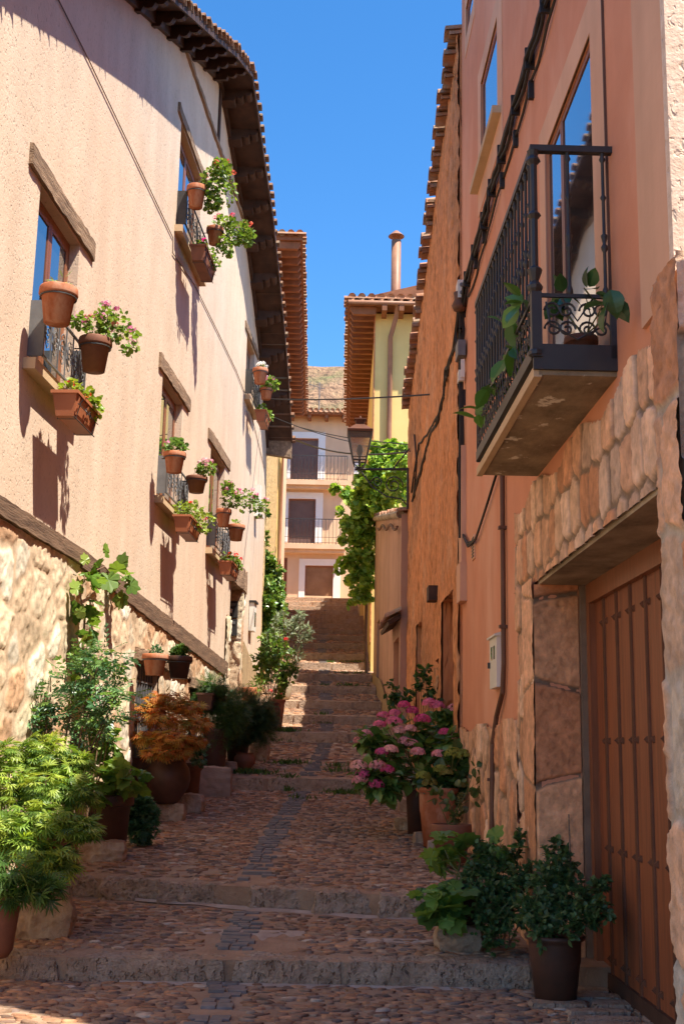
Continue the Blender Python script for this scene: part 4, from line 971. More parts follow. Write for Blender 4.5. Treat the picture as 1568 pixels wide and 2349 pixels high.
mb = MB(); mb.hexa([BW.w(-.1, 3.62, 0), BW.w(1.7, 3.62, 0), BW.w(1.7, 3.5, .2), BW.w(-.1, 3.5, .2), BW.w(-.1, 3.72, 0), BW.w(1.7, 3.72, 0), BW.w(1.7, 3.56, .22), BW.w(-.1, 3.56, .22)])
hd = mb.build('door_hood', M['wooddk'], bh); tilerow(BW, -.1, 1.75, lambda s: 3.68, 0, .26, parent=hd, drop=.14, m=M['tile'], pitch=.17)
mb = MB(); mb.tube([BW.w(k*.355, bt(k*.355)+.0, .02) for k in range(21)], .07, 8); mb.build('coping', M['concrete'], bh, True)
tilerow(BW, .0, 7.1, lambda s: bt(s)+.03, -.5, .05, parent=bh, pitch=.26, drop=.05)
q = MB(); q.tube([BW.w(k*.3, bt(k*.3)-.22-.05*math.sin(k*.9), .07) for k in range(18)], .025, 6)
tag(q.build('slack_cable', M['cablebr']), 'slack twisted cable along the top of the low brown house', 'cable')

def housebox(name, label, W, s0, s1, zb, zt, depth, m, ov=.6, rafters=0, front=True):
    t = thing(name, label, 'house', W.w((s0+s1)/2, zb, -depth/2))
    mbw = wallmesh(W, s0, s1, zb, lambda s: zt, thick=depth); mbw.build('wall', m, t); return t
YR = Wall(.745, .003, -1, 28.)
yr = housebox('yellow_house', 'yellow rendered house with deep rafter eave and chimney pipe, right of the top steps', YR, 0, 11, 2.5, 12.25, 3.2, M['yellow'])
def eavebox(W, s0, s1, z, ov, dep, parent, wm, pitchr=.42, tilem=None, front=True):
    mb = MB(); mb.hexa([W.w(s0-.45, z, -dep-.3), W.w(s1, z, -dep-.3), W.w(s1, z-.0, ov), W.w(s0-.45, z, ov), W.w(s0-.45, z+.7, -dep*.5), W.w(s1, z+.7, -dep*.5), W.w(s1, z+.1, ov), W.w(s0-.45, z+.1, ov)]); rf = mb.build('roof', wm, parent)
    s = s0-.3
    while s < s1: rafter(W, s, z-.01, ov-.04, 0, w=.13, h=.2, parent=parent, m=wm, prof=False); s += pitchr
    tilerow(W, s0-.5, s1, lambda s: z+.06, -dep*.5, ov+.08, parent=rf, pitch=.24, drop=-.0 if 0 else .3*0+.0, m=tilem or M['tile'])
    return rf
rfm = mat('red_brown_eave_wood', (.30, .12, .06), (.2, .08, .04), sc=4, bump=.3)
rf = eavebox(YR, 0, 10.6, 12.3, .70, 3.2, yr, rfm)
# tiles facing down the street and a gutter
mb = MB()
for k in range(17):
    x = YR.o[0]-.6+k*.24; mb.tube([(x, 27.42, 12.46), (x, 28.6, 12.75)], .1, 8)
mb.build('ridge_tiles', M['tile'], rf, True)
mb = MB(); mb.tube([(.05, 27.45, 12.33), (3.6, 27.45, 12.3)], .055, 8); mb.build('gutter', M['metalp'], yr, True)
for k in range(6): x = .95+k*.42; mb = MB(); mb.box((x, 27.72, 12.2), (.12, .6, .16)); mb.build('rafter', rfm, yr)
mb = MB(); mb.tube([(1.27, 27.5, 12.28), (1.24, 27.6, 12.0), (1.12, 27.9, 11.6), (1.12, 27.93, 4.)], .06, 8); mb.build('downpipe', M['metalp'], yr, True)
mb = MB(); mb.lathe([(.125, 0), (.125, 1.9), (.10, 1.9)], (1.27, 28.6, 12.6), 14); ch = mb.build('chimney_pipe', M['metalp'], yr, True)
mb = MB(); mb.lathe([(.21, 2.02), (.05, 2.17), (0, 2.17)], (1.27, 28.6, 12.6), 14); mb.tube([(1.19, 28.6, 14.45), (1.19, 28.6, 14.65)], .012, 4); mb.tube([(1.35, 28.6, 14.45), (1.35, 28.6, 14.65)], .012, 4); mb.lathe([(.21, 2.01), (.0, 2.1)], (1.27, 28.6, 12.6), 14); mb.build('chimney_cap', M['metalp'], ch)
mb = MB(); mb.wbox(YR, -.012, .2, 4, 12.2, .0, .025); mb.wbox(YR, .5, .75, 4, 12.2, .0, .02); mb.build('corner_band', M['orange'], yr)
YR2 = Wall(.66, -.004, -1, 39.)
y2 = housebox('low_yellow_house', 'low yellow house wall behind the grapevine at the top of the steps', YR2, 0, 9.5, 4.5, 9.6, 3., M['yellow'])
mb = MB(); mb.wbox(YR2, 0, 9.5, 4.5, 7.2, 0, .02); mb.build('plinth', M['baser'], y2)
tilerow(YR2, 0, 9.5, lambda s: 9.6, -2, .2, parent=y2)
# left far houses
OCH = Wall(-1.62, .0, 1, 24.3)
oc = housebox('ochre_house', 'rough ochre rendered house wall with ivy, just past the peach house', OCH, 0, 5.6, 1.6, 10.6, 3, M['ochre'])
mb = MB(); mb.wbox(OCH, 4.4, 5.6, 2, 10.5, 0, .02); mb.build('smooth_band', M['yellow'], oc)
tilerow(OCH, 0, 5.6, lambda s: 10.6, -3, .1, parent=oc, pitch=.24)
YL = Wall(-1.93, -.020, 1, 30.)
yl = housebox('tall_peach_house', 'tall peach house with deep tiled rafter eave, left of the top steps', YL, 0, 16, 3, 14.85, 4, M['peach2'])
rf = eavebox(YL, 0, 16, 14.9, .72, 4, yl, rfm, pitchr=.5)
mb = MB()
for k in range(10): x = -1.28-k*.24; mb.tube([(x, 29.5, 15.08), (x, 30.4, 15.3)], .1, 8)
mb.build('ridge_tiles', M['tile'], rf, True)
mb = MB(); mb.wbox(YL, 0., 3.0, 3, 12.4, 0, .02); mb.build('yellow_band', M['yellow'], yl)
for s_ in (2.2, 8.5): mb = MB(); mb.tube([YL.w(s_, 14.6, .06), YL.w(s_, 4, .06)], .05, 8); mb.build('downpipe', M['metalp'], yl, True)
# shutters seen edge on
for z_ in (9.2, 12.2): mb = MB(); mb.wbox(YL, 6, 7, z_-1.3, z_, 0, .09); mb.build('shutter', M['framew'], yl)

CW = Wall(-3.4, 0, 1, 50.)
class Front:
    """wall facing the camera: s -> world x, offset towards the camera"""
    def __init__(s, y): s.y = y; s.d = (1, 0); s.n = (0, -1)
    def w(s, a, z, o=0): return (a, s.y-o, z)
FW_ = Front(50.)
ch_ = thing('centre_house', 'peach three storey house with two iron balconies facing down the steps', 'house', (0, 52, 7.8))
CH = [(-2.29, -1.09, 13.07, 14.92, .2), (-2.32, -1.14, 10.25, 12.2, .2), (-1.53, -.32, 7.97, 9.28, .2), (-2.9, -2.3, 7.8, 9.6, .2), (.75, 1.9, 13.07, 14.9, .2), (.75, 1.9, 10.25, 12.2, .2)]
mb = wallmesh(FW_, -4.2, 4.5, 6.5, lambda s: 16.0, CH, thick=5); mb.build('wall', M['peach2'], ch_)
for i, (a, b, c, d, e) in enumerate(CH):
    if i != 3:
        mb = MB(); w_ = .26; base_ = 0 if i != 2 else .08
        mb.wbox(FW_, a-w_, a, c-base_, d+.28, 0, .035); mb.wbox(FW_, b, b+w_+.05, c-base_, d+.28, 0, .035); mb.wbox(FW_, a, b, d, d+.28, 0, .035); mb.build('window_surround', M['cream'], ch_)
    mb = MB(); mb.wbox(FW_, a, b, c, d, -.14, -.12)
    f = mb.build('window' if i != 3 else 'door', M['blind' if i in (0, 1, 4, 5) else ('blind2' if i == 2 else 'doorw')], ch_)
    mb = MB(); nn = int((d-c)/.055)
    for k in range(nn): mb.wbox(FW_, a+.03, b-.03, c+k*.055, c+k*.055+.035, -.12, -.11)
    for x in (a+.28, (a+b)/2, b-.28): mb.wbox(FW_, x-.012, x+.012, c, d, -.11, -.103)
    if i != 3: mb.build('blind_slats', M['blind' if i != 2 else 'blind2'], f)
    mb = MB(); mb.wbox(FW_, a, a+.05, c, d, -.12, -.07); mb.wbox(FW_, b-.05, b, c, d, -.12, -.07); mb.wbox(FW_, a+.05, b-.05, d-.06, d, -.12, -.07); mb.build('frame', M['framew'], f)
for z_, x1 in ((12.92, .2), (10.12, .16)):
    mb = MB(); mb.wbox(FW_, -2.75, x1, z_-.2, z_, 0, .55); mb.wbox(FW_, -2.75, x1-.03, z_-.34, z_-.2, 0, .4); b_ = mb.build('balcony', M['peach2'], ch_)
    mb = MB(); mb.wbox(FW_, -2.75, x1, z_+1.08, z_+1.11, .5, .53); mb.wbox(FW_, -2.75, x1, z_+.06, z_+.08, .505, .525); mb.wbox(FW_, -2.75, x1, z_+.3, z_+.315, .505, .525)
    mb.wbox(FW_, x1-.025, x1, z_+1.08, z_+1.11, 0, .5); mb.wbox(FW_, x1-.02, x1, z_+.06, z_+.08, 0, .5)
    x = -2.7
    while x < x1: mb.wbox(FW_, x-.009, x+.009, z_, z_+1.09, .507, .523); x += .155
    for o in (.12, .26, .40): mb.wbox(FW_, x1-.02, x1-.004, z_, z_+1.09, o-.008, o+.008)
    mb.build('railing', M['iron'], b_)
mb = MB(); mb.add([(-4.6, 49.35, 15.95), (4.8, 49.35, 15.95), (4.8, 53, 16.9), (-4.6, 53, 16.9), (-4.6, 49.35, 15.85), (4.8, 49.35, 15.85), (4.8, 53, 16.3), (-4.6, 53, 16.3)], [(0, 1, 2, 3), (7, 6, 5, 4), (0, 4, 5, 1)])
rf = mb.build('roof', rfm, ch_); mb = MB(); x = -4.5
while x < 4.6: mb.tube([(x, 49.22, 16.0), (x, 53, 16.98)], .1, 8); x += .235
mb.build('roof_tiles', M['tile'], rf, True)
for k in range(9): x = -3.+k*.75; mb = MB(); mb.box((x, 49.7, 15.78), (.14, .6, .17)); mb.build('rafter', rfm, ch_)
q = MB(); a = (-1.15, 52.2, 16.3)
q.tube([a, (a[0], a[1], a[2]+1.9)], .025, 6); q.tube([(a[0]-1.1, a[1], a[2]+2.0), (a[0]+.2, a[1], a[2]+1.6)], .018, 5)
for k in range(7): x = a[0]-1.0+k*.18; z = a[2]+1.97-k*.055; q.tube([(x, a[1]-.3, z), (x+.05, a[1]+.3, z+.02)], .01, 4); q.tube([(x, a[1], z-.18), (x+.03, a[1], z+.2)], .01, 4)
tag(q.build('tv_antenna', M['igrey']), 'grey television antenna on the tiled roof of the far house', 'antenna')
# hill -----------------------------------------------------------------
n = 110; gx, gy_ = np.meshgrid(np.linspace(-70, 70, n), np.linspace(60, 150, n)); X = gx.ravel(); Y = gy_.ravel()
q_ = np.stack([X*.05, Y*.05, X*0], 1)
Z = 6+27.5*np.clip((Y-60)/36, 0, 1)**.8+1.2*fbm(q_, 3, 3)+.9*fbm(q_*5, 5, 4)-.04*np.abs(X)-.0*Y
Y2 = Y+1.5*fbm(q_*4, 9, 3); idx = np.arange(n*n).reshape(n, n)
struct(mesh('hill', np.stack([X, Y2, Z], 1), [np.stack([idx[:-1, :-1], idx[:-1, 1:], idx[1:, 1:], idx[1:, :-1]], -1).reshape(-1, 4)], M['hill'], smooth=True))
# cables across the street
def span(name, pts, r, label, sagz=.15, mt='cable'):
    q = MB(); a, b = np.array(pts[0]), np.array(pts[1]); q.tube([tuple(a+(b-a)*t-np.array([0, 0, sagz*4*t*(1-t)])) for t in [k/14 for k in range(15)]], r, 5, False)
    tag(q.build(name, M[mt]), label, 'cable')
span('overhead_cable', (L.p(612, 915, .1), R.p(985, 905, .05)), .013, 'highest black cable spanning the street in front of the sky', .04)
span('overhead_cable', (L.p(612, 950, .1), (R.p(941, 1035, .05))), .009, 'thin cable dipping across the street behind the lantern top', .12)
span('overhead_cable', (at(655, 970, 31), at(945, 1020, 22)), .012, 'black cable crossing from the tall peach house toward the lantern', .1)
span('overhead_cable', (at(655, 998, 31), at(945, 1035, 22)), .02, 'lowest and thickest cable crossing the street above the lantern', .25)
# street lantern ---------------------------------------------------------
sl_ = thing('street_lantern', 'black iron street lantern on a scrolled bracket fixed to the orange house', 'street lamp', (1.12, 19.4, 6.0))
q = MB(); q.tube([(1.14, 19.4, 6.14), (.2, 19.4, 6.12)], .022, 6); q.tube([(1.1, 19.4, 6.16), (1.1, 19.4, 5.45)], .022, 6); q.wbox(R, 19.3, 19.5, 5.95, 6.2, 0, .03)
fb = lambda x, z: (x, 19.4, z)
spiral(fb, .86, 5.86, .16, 1.6, 1, q, .012, 30); spiral(fb, .58, 5.9, .1, 1.4, -1, q, .011, 24); q.tube([(.3, 19.4, 6.1), (.5, 19.4, 5.82), (.75, 19.4, 5.66), (1.0, 19.4, 5.62), (1.1, 19.4, 5.5)], .012, 5)
q.tube([(.85, 19.4, 6.14), (1.12, 19.4, 6.5)], .014, 5)
q.build('bracket', M['iron'], sl_)
lx, ly, lz = .28, 19.4, 6.12
def frust(z0, w0, z1, w1, q, closed=True):
    P = [(lx+sx*w/2, ly+sy*w/2, lz+z) for z, w in ((z0, w0), (z1, w1)) for sx, sy in ((-1, -1), (1, -1), (1, 1), (-1, 1))]
    q.hexa(P) if closed else None; return P
q = MB(); frust(.62, .42, .66, .44, q); frust(.66, .42, .78, .14, q); frust(.78, .13, .86, .17, q); frust(.86, .2, .88, .2, q); q.lathe([(.03, .88), (.02, .92), (0, .95)], (lx, ly, lz), 8); q.build('lamp_roof', M['studw'], sl_)
q = MB()
for sx, sy in ((-1, -1), (1, -1), (1, 1), (-1, 1)): q.tube([(lx+sx*.11, ly+sy*.11, lz+.15), (lx+sx*.2, ly+sy*.2, lz+.63)], .012, 4)
for w, z in ((.11, .15), (.118, .2), (.2, .62)):
    for sx in (-1, 1): q.tube([(lx+sx*w, ly-w, lz+z), (lx+sx*w, ly+w, lz+z)], .01, 4); q.tube([(lx-w, ly+sx*w, lz+z), (lx+w, ly+sx*w, lz+z)], .01, 4)
for sx, sy in ((-1, -1), (1, -1), (1, 1), (-1, 1)): q.tube([(lx+sx*.11, ly+sy*.11, lz+.15), (lx+sx*.08, ly+sy*.08, lz+.06), (lx, ly, lz+.02), (lx, ly, lz-.08)], .011, 4)
q.tube([(lx, ly, lz-.02), (lx, ly, lz+.22)], .02, 6)
q.build('lamp_frame', M['iron'], sl_)
mg, nt, N_, K_, P_ = _nt('lamp_glass'); P_.inputs['Transmission Weight'].default_value = .9; P_.inputs['Roughness'].default_value = .25; P_.inputs['Base Color'].default_value = (.9, .85, .8, 1); P_.inputs['IOR'].default_value = 1.1
q = MB()
P = [(lx+sx*w, ly+sy*w, lz+z) for z, w in ((.16, .105), (.62, .193)) for sx, sy in ((-1, -1), (1, -1), (1, 1), (-1, 1))]
q.add(P, [(0, 1, 5, 4), (1, 2, 6, 5), (2, 3, 7, 6), (3, 0, 4, 7)]); q.build('glass_panes', mg, sl_)
q = MB(); q.lathe([(0, .2), (.03, .22), (.055, .32), (.045, .4), (.0, .44)], (lx, ly, lz), 12); q.build('bulb', M['whitep'], sl_, True)

# =================================================================== POTS AND PLANTS
def potprof(kind, rt, rb, h):
    if kind == 'std': return [(0, 0), (rb, 0), (rb+(rt*.88-rb)*.9, h*.74), (rt*.9, h*.75), (rt, h*.77), (rt*1.02, h*.8), (rt*1.0, h*.97), (rt*.97, h), (rt*.88, h), (rt*.85, h-.02), (rt*.82, h*.86), (0, h*.86)]
    if kind == 'jar': return [(0, 0), (rb, 0), (rb*1.2, h*.06), (rt*1.12, h*.35), (rt*1.2, h*.55), (rt*1.12, h*.76), (rt*.92, h*.9), (rt*.92, h*.94), (rt*1.02, h*.97), (rt*1.0, h), (rt*.85, h), (rt*.82, h*.93), (0, h*.9)]
    if kind == 'rolled': return [(0, 0), (rb, 0), (rb+(rt-rb)*.5, h*.55), (rb+(rt-rb)*.55, h*.57), (rb+(rt-rb)*.62, h*.6), (rt*.9, h*.86), (rt*.92, h*.9), (rt*1.04, h*.93), (rt*1.06, h*.97), (rt, h), (rt*.88, h*.99), (rt*.84, h*.9), (0, h*.88)]
    if kind == 'bowl': return [(0, 0), (rb, 0), (rb*1.35, h*.12), (rt*.92, h*.5), (rt, h*.78), (rt*.98, h*.9), (rt*1.03, h*.93), (rt*1.03, h), (rt*.9, h), (rt*.88, h*.9), (0, h*.88)]
def pot(parent, c, kind, rt, rb, h, m, n=26, tilt=None):
    q = MB(); pr = potprof(kind, rt, rb, h); q.lathe(pr[:-1], c, n)
    if tilt is not None:
        V = q.v[0]; ax, a = tilt; V = V-np.array(c); x, z = V[:, :2]@np.array(ax), V[:, 2]; ca, sa = math.cos(a), math.sin(a)
        d = x*ca+z*sa-x; V[:, 0] += d*ax[0]; V[:, 1] += d*ax[1]; V[:, 2] = -x*sa+z*ca; q.v[0] = V+np.array(c)
    p = q.build('pot', m, parent, True)
    s_ = MB(); s_.lathe([(0, pr[-1][1]), (pr[-1][0]*1.0, pr[-1][1]-.002)], c, 16)
    s_.build('soil', M['soil'], parent)
    return p
RED_F = [(.75, .02, .015)]; PINK_F = [(.72, .25, .42), (.78, .42, .52), (.70, .18, .38)]; WH = [(.8, .78, .75)]
# pots hung from the left house's windows: (centre px, rim y px, bottom y px, rim width px, offset, label, foliage, flowers)
def hpot(px, yt, yb, w, off, label, leafn, spreadr, flo=None, shape='round', lsz=.055, cols=GR_L, drift=(0, 0, 0), seed=1, m=None, W=L, kind='std', clumps=None, nheads=5):
    c0 = W.p(px, yb, off); d = zc(c0); rt = w/2/F*d; h = max(.12, (yb-yt)/F*d*.98)
    rb = rt*.66; base = c0
    t = thing('flower_pot', label, 'flower pot', base, 'terracotta pots hung at the windows')
    pot(t, base, kind, rt, rb, h, m or M['terra'])
    q = MB(); zz = h*.7; q.lathe([(rt*.93, zz), (rt*.97, zz), (rt*.97, zz+.012), (rt*.93, zz+.012)], base, 20)
    q.tube([(base[0]-W.n[0]*rt*.9, base[1]-W.n[1]*rt*.9, base[2]+zz), (base[0]-W.n[0]*(off-.12), base[1]-W.n[1]*(off-.12), base[2]+zz)], .007, 4); q.build('hanging_ring', M['iron'], t)
    top = (base[0], base[1], base[2]+h)
    cl = clumps or [((top[0]+drift[0], top[1]+drift[1], top[2]+spreadr*.5+drift[2]), (spreadr, spreadr, spreadr*.75))]
    cl = [((top[0]+a[0], top[1]+a[1], top[2]+a[2]), b) for a, b in clumps] if clumps else cl
    foliage('foliage', t, cl, leafn, shape, lsz, cols, seed, droop=-.1)
    if flo:
        rr = random.Random(seed); H_ = []
        for k in range(nheads):
            c, r = cl[rr.randrange(len(cl))]; a = rr.uniform(0, 6.28); e = rr.uniform(.1, 1.2)
            H_.append((c[0]+r[0]*1.15*math.cos(a)*math.cos(e)*.9+.02, c[1]+r[1]*1.15*math.sin(a)*math.cos(e), c[2]+r[2]*1.25*math.sin(e)))
        heads('flowers', t, H_, .032, 16, .026, flo, seed+5, half=False)
        stems('stems', t, top, H_, .003, spread=.04, seed=seed)
    else: stems('stems', t, top, [c[0] for c in cl], .004, seed=seed)
    return t
def planter(s0, s1, z0, off0, label, seed, W=L, dep=.17, h=.17, leafn=150, flo=None, fcl=None, m=None, cols=GR_L, nheads=3, group='planter boxes hung at the windows', shape='round', lsz=.05):
    t = thing('planter_box', label, 'planter box', W.w((s0+s1)/2, z0, off0), group)
    i = .03; q = MB()
    P = lambda a, z, o: W.w(a, z0+z, off0+o)
    A = [P(s0+i, 0, i), P(s1-i, 0, i), P(s1-i, 0, dep-i), P(s0+i, 0, dep-i), P(s0, h, 0), P(s1, h, 0), P(s1, h, dep), P(s0, h, dep)]
    q.add(A, [(0, 3, 2, 1), (0, 1, 5, 4), (1, 2, 6, 5), (2, 3, 7, 6), (3, 0, 4, 7)])
    e = .012
    for a, b, c, d in ((s0-e, s1+e, -e, .012), (s0-e, s1+e, dep-.012, dep+e), (s0-e, s0+.012, .012, dep-.012), (s1-.012, s1+e, .012, dep-.012)): q.wbox(W, a, b, z0+h-.022, z0+h+.004, off0+c, off0+d)
    # raised relief panel
    for k in range(3):
        a = s0+.07+(s1-s0-.14)*k/2
        q.hexa([P(a-.012, .02, dep-i+.002), P(a+.012, .02, dep-i+.002), P(a+.012, .02, dep-i+.012), P(a-.012, .02, dep-i+.012), P(a-.012, h-.03, dep-.006), P(a+.012, h-.03, dep-.006), P(a+.012, h-.03, dep+.006), P(a-.012, h-.03, dep+.006)])
    q.build('box', m or M['plastic'], t)
    q = MB(); q.wbox(W, s0+.01, s1-.01, z0+h-.04, z0+h-.03, off0+.01, off0+dep-.01); q.build('soil', M['soil'], t)
    q = MB()
    for a in (s0+.09, s1-.09): q.tube([P(a, h+.0, -.02), P(a, h+.02, -.0), P(a, -.01, i), P(a, -.01, dep-i+.005), P(a, h*.6, dep+.008), P(a, h*.75, dep+.025)], .005, 4)
    q.tube([P(s0+.02, -.008, dep-i+.01), P(s1-.02, -.008, dep-i+.01)], .005, 4); q.tube([P(s0+.02, h*.5, dep+.006), P(s1-.02, h*.5, dep+.006)], .004, 4)
    for sg in (-1, 1): spiral(lambda a, z: P(a, z, dep+.006), (s0+s1)/2+sg*.05, h*.5, .035, 1.3, sg, q, .004, 14)
    q.build('bracket', M['iron'], t)
    cl = [(W.w(s0+(s1-s0)*f, z0+h+dz, off0+dep*.5+o), r) for f, dz, o, r in (fcl or [(.25, .06, .0, (.1, .1, .07)), (.6, .07, .03, (.12, .12, .08)), (.8, .03, .08, (.09, .09, .09))])]
    foliage('foliage', t, cl, leafn, shape, lsz, cols, seed)
    if flo:
        rr = random.Random(seed); H_ = [tuple(cl[k % len(cl)][0][j]+rr.uniform(-.5, .5)*.14+(.09 if j == 2 else .02) for j in range(3)) for k in range(nheads)]
        heads('flowers', t, H_, .03, 16, .026, flo, seed, half=False)
    return t
# window 1
hpot(130, 655, 742, 88, .27, 'large terracotta pot with a few pale succulent sprigs, hung at the nearest upstairs window', 26, .085, shape='olive', lsz=.07, cols=[(.30, .38, .16)], seed=1)
hpot(215, 772, 852, 76, .30, 'terracotta pot with sprawling pink geranium, hung at the nearest upstairs window', 340, .14, PINK_F+[(.8, .3, .25)], clumps=[((.02, -.02, .1), (.14, .13, .1)), ((.16, .02, .14), (.13, .12, .13)), ((.27, .05, .0), (.1, .1, .13)), ((.06, .05, .22), (.07, .07, .1)), ((-.12, -.1, .12), (.1, .1, .05))], seed=2, nheads=15, m=M['terram'], lsz=.048)
planter(9.0, 9.66, 3.98, .16, 'terracotta window box with lime green leaves and red bloom, lowest at the nearest upstairs window', 3, flo=RED_F, leafn=170, h=.2, dep=.2, nheads=4, cols=[(.28, .36, .05), (.2, .3, .05)])
# window 2
hpot(399, 1036, 1084, 52, .27, 'terracotta pot with low green mound and one pink bloom at the second upstairs window', 130, .12, PINK_F, seed=4, cols=[(.12, .22, .05)], nheads=3)
hpot(450, 1092, 1130, 50, .30, 'terracotta pot with pale pink geranium clusters at the second upstairs window', 110, .12, [(.78, .42, .5), (.8, .5, .55)], drift=(.1, 0, .05), seed=5, nheads=10, m=M['terram'])
planter(13.95, 14.72, 3.98, .16, 'terracotta window box spilling broad lime leaves with a red bloom at the second upstairs window', 6, flo=RED_F, leafn=260, h=.2, dep=.2, nheads=3, cols=[(.26, .34, .06), (.18, .27, .05)], fcl=[(.2, .1, .0, (.13, .1, .1)), (.5, .1, .05, (.16, .14, .12)), (.85, .02, .15, (.14, .14, .14))])
# window 3
hpot(512, 1167, 1208, 36, .25, 'terracotta pot with tall pink ivy geranium bush at the third upstairs window', 420, .2, PINK_F, clumps=[((.1, .0, .18), (.14, .14, .15)), ((.3, .05, .16), (.18, .18, .16)), ((.5, .1, .08), (.14, .14, .14)), ((.05, 0, .32), (.08, .08, .1))], seed=7, nheads=18, lsz=.05, cols=GR_L+GR_M[:1])
hpot(541, 1203, 1240, 40, .34, 'terracotta pot with bare rim below the pink bush at the third upstairs window', 14, .05, seed=8)
planter(17.4, 18.15, 3.98, .16, 'terracotta window box with dense bright red bloom at the third upstairs window', 9, flo=RED_F, leafn=170, h=.2, dep=.2, nheads=6)
# top window
hpot(449, 424, 476, 46, .25, 'terracotta pot at the highest window with bushy geranium rising above it', 520, .2, RED_F+[(.8, .2, .12)], clumps=[((.2, .05, .05), (.17, .17, .2)), ((.32, .05, .02), (.17, .17, .24)), ((.3, .0, .25), (.12, .12, .12)), ((.2, .05, -.2), (.1, .1, .12))], seed=10, nheads=9)
hpot(492, 520, 560, 40, .30, 'terracotta pot half hidden in trailing geranium leaves at the highest window', 480, .2, [(.8, .12, .2), (.8, .25, .15)], clumps=[((.1, .05, .05), (.17, .17, .14)), ((.28, .08, .0), (.17, .17, .2)), ((.15, .0, -.25), (.12, .12, .14)), ((.42, .1, -.05), (.12, .12, .14))], seed=11, nheads=12)
planter(14.15, 14.95, 7.56, .16, 'brown window box with magenta blooms, lowest at the highest window', 12, flo=[(.75, .04, .3)], leafn=140, h=.2, dep=.2, nheads=4, m=M['terram'])
# far top window
hpot(596, 844, 880, 36, .3, 'small terracotta pot of white flowers at the farthest upstairs window', 20, .08, WH, seed=13, nheads=14)
hpot(610, 890, 916, 32, .36, 'terracotta pot of pink flowers and green leaves at the farthest upstairs window', 170, .16, PINK_F, seed=14, nheads=6, drift=(.06, 0, 0))
planter(20.8, 21.5, 7.34, .16, 'small terracotta window box at the farthest upstairs window', 15, leafn=110, h=.2, dep=.2)
# pots on the cellar windows
hpot(354, 1500, 1549, 60, .26, 'orange terracotta pot with little silvery herb, tilted on the cellar window bars', 90, .07, shape='small', lsz=.035, cols=GR_B, seed=16)
hpot(410, 1505, 1556, 60, .30, 'dark terracotta pot with parsley like greens, tilted beside the orange pot on the cellar bars', 150, .1, shape='lobed', lsz=.05, cols=GR_M, seed=17, m=M['terrad'])
planter(16.3, 17.2, 1.95, .12, 'dark brown planter trough with low green herbs on the farther cellar window', 18, flo=WH, leafn=220, m=M['terrad'], cols=GR_M, nheads=3, group='troughs on the farther cellar window', h=.22, dep=.22)
planter(17.4, 18.0, 1.98, .16, 'small red brown trough beside the dark trough on the farther cellar window', 19, leafn=90, m=M['terram'], cols=GR_B, group='troughs on the farther cellar window', h=.2, dep=.2)

# ground pots: rocks first
def rock(px0, px1, yt, yb, Y, label, seed, dy=None, m='rock', amp=.1, sq=.6, dz=0):
    c = at((px0+px1)/2, yb, Y); d = zc(c); w = (px1-px0)/F*d; h = (yb-yt)/F*d
    V, f = rockshape((c[0], c[1]+(dy or w*.35)*.5, G(Y)+h/2-.01+dz), (w*1.06, dy or w*.7, h*1.1), seed, amp=amp, n=24, rz=random.Random(seed).uniform(-.2, .2), sq=sq, grit=.02*w/.4)
    o = mesh('rock', V, [f], M[m], smooth=True, loc=(c[0], c[1], G(Y)))
    return tag(o, label, 'rock', 'stones propping the flower pots'), (c[0], c[1]+(dy or w*.35)*.5, G(Y)+h*1.0+dz)
def gpot(px, yt, yb, w, Y, label, kind='std', m='terra', rb=.66, seed=1, name='potted_plant', cat='potted plant', zbase=None, group=None):
    c = at(px, (yt+yb)/2, Y); d = zc(c); rt = w/2/F*d; b = at(px, yb, Y); z0 = b[2] if zbase is None else zbase; h = at(px, yt, Y)[2]-z0
    base = (c[0], Y, z0); t = thing(name, label, cat, base, group); pot(t, base, kind, rt, rt*rb, h, M[m], 30)
    return t, base, (base[0], base[1], z0+h), rt
def pxc(px, py, Y, rx, rz=None, ry=None):
    c = at(px, py, Y); d = zc(c); return (c, (rx/F*d, (ry or rx)/F*d, (rz or rx)/F*d))
# ---- left side
t, b, top, rt = gpot(-8, 2052, 2196, 100, 7.45, 'dark clay pot at the left edge of the photo below the green maple leaves', 'bowl', 'terram', .6, group=None)
foliage('foliage', t, [pxc(x, y, 7.4, r, r*.5) for x, y, r in ((20, 1990, 60), (60, 2030, 60), (10, 2050, 40), (100, 2045, 38))], 260, 'maple', .085, GR_M, 21, droop=.25)
rock(36, 160, 2008, 2100, 8.25, 'pitted squarish stone under the pot with the lime green maple, left edge', 22, m='rock', amp=.13)
t, b, top, rt = gpot(100, 1890, 2010, 165, 8.5, 'round terracotta bowl holding a large lime green cut leaf maple, left foreground', 'bowl', 'terra', .5)
mp = [pxc(x, y, Y, r, r*rz) for x, y, r, rz, Y in ((30, 1730, 60, .6, 8.6), (95, 1725, 70, .6, 8.7), (160, 1755, 55, .6, 8.7), (25, 1800, 70, .6, 8.4), (100, 1800, 75, .6, 8.4), (175, 1820, 50, .6, 8.5), (40, 1870, 75, .55, 8.2), (120, 1880, 70, .5, 8.1), (185, 1900, 45, .5, 8.2), (50, 1940, 60, .5, 8.0), (115, 1960, 60, .4, 8.0), (10, 1900, 50, .5, 8.), (130, 1990, 40, .3, 8.0))]
foliage('foliage', t, mp, 2100, 'maple', .082, [(.32, .42, .06), (.20, .32, .05), (.40, .48, .09), (.12, .22, .035), (.07, .14, .03)], 23, droop=.3, flat=.6, up=.9)
stems('branches', t, top, [c[0] for c in mp], .008, M['stemb'], seed=3)
rock(180, 283, 1920, 1966, 10.7, 'pale broken rock under the brown pot of the climbing vine', 24, amp=.15)
t, b, top, rt = gpot(250, 1822, 1930, 110, 10.9, 'ribbed brown pot on a pale rock holding a climbing vine with broad leaves', 'std', 'terrad', .78)
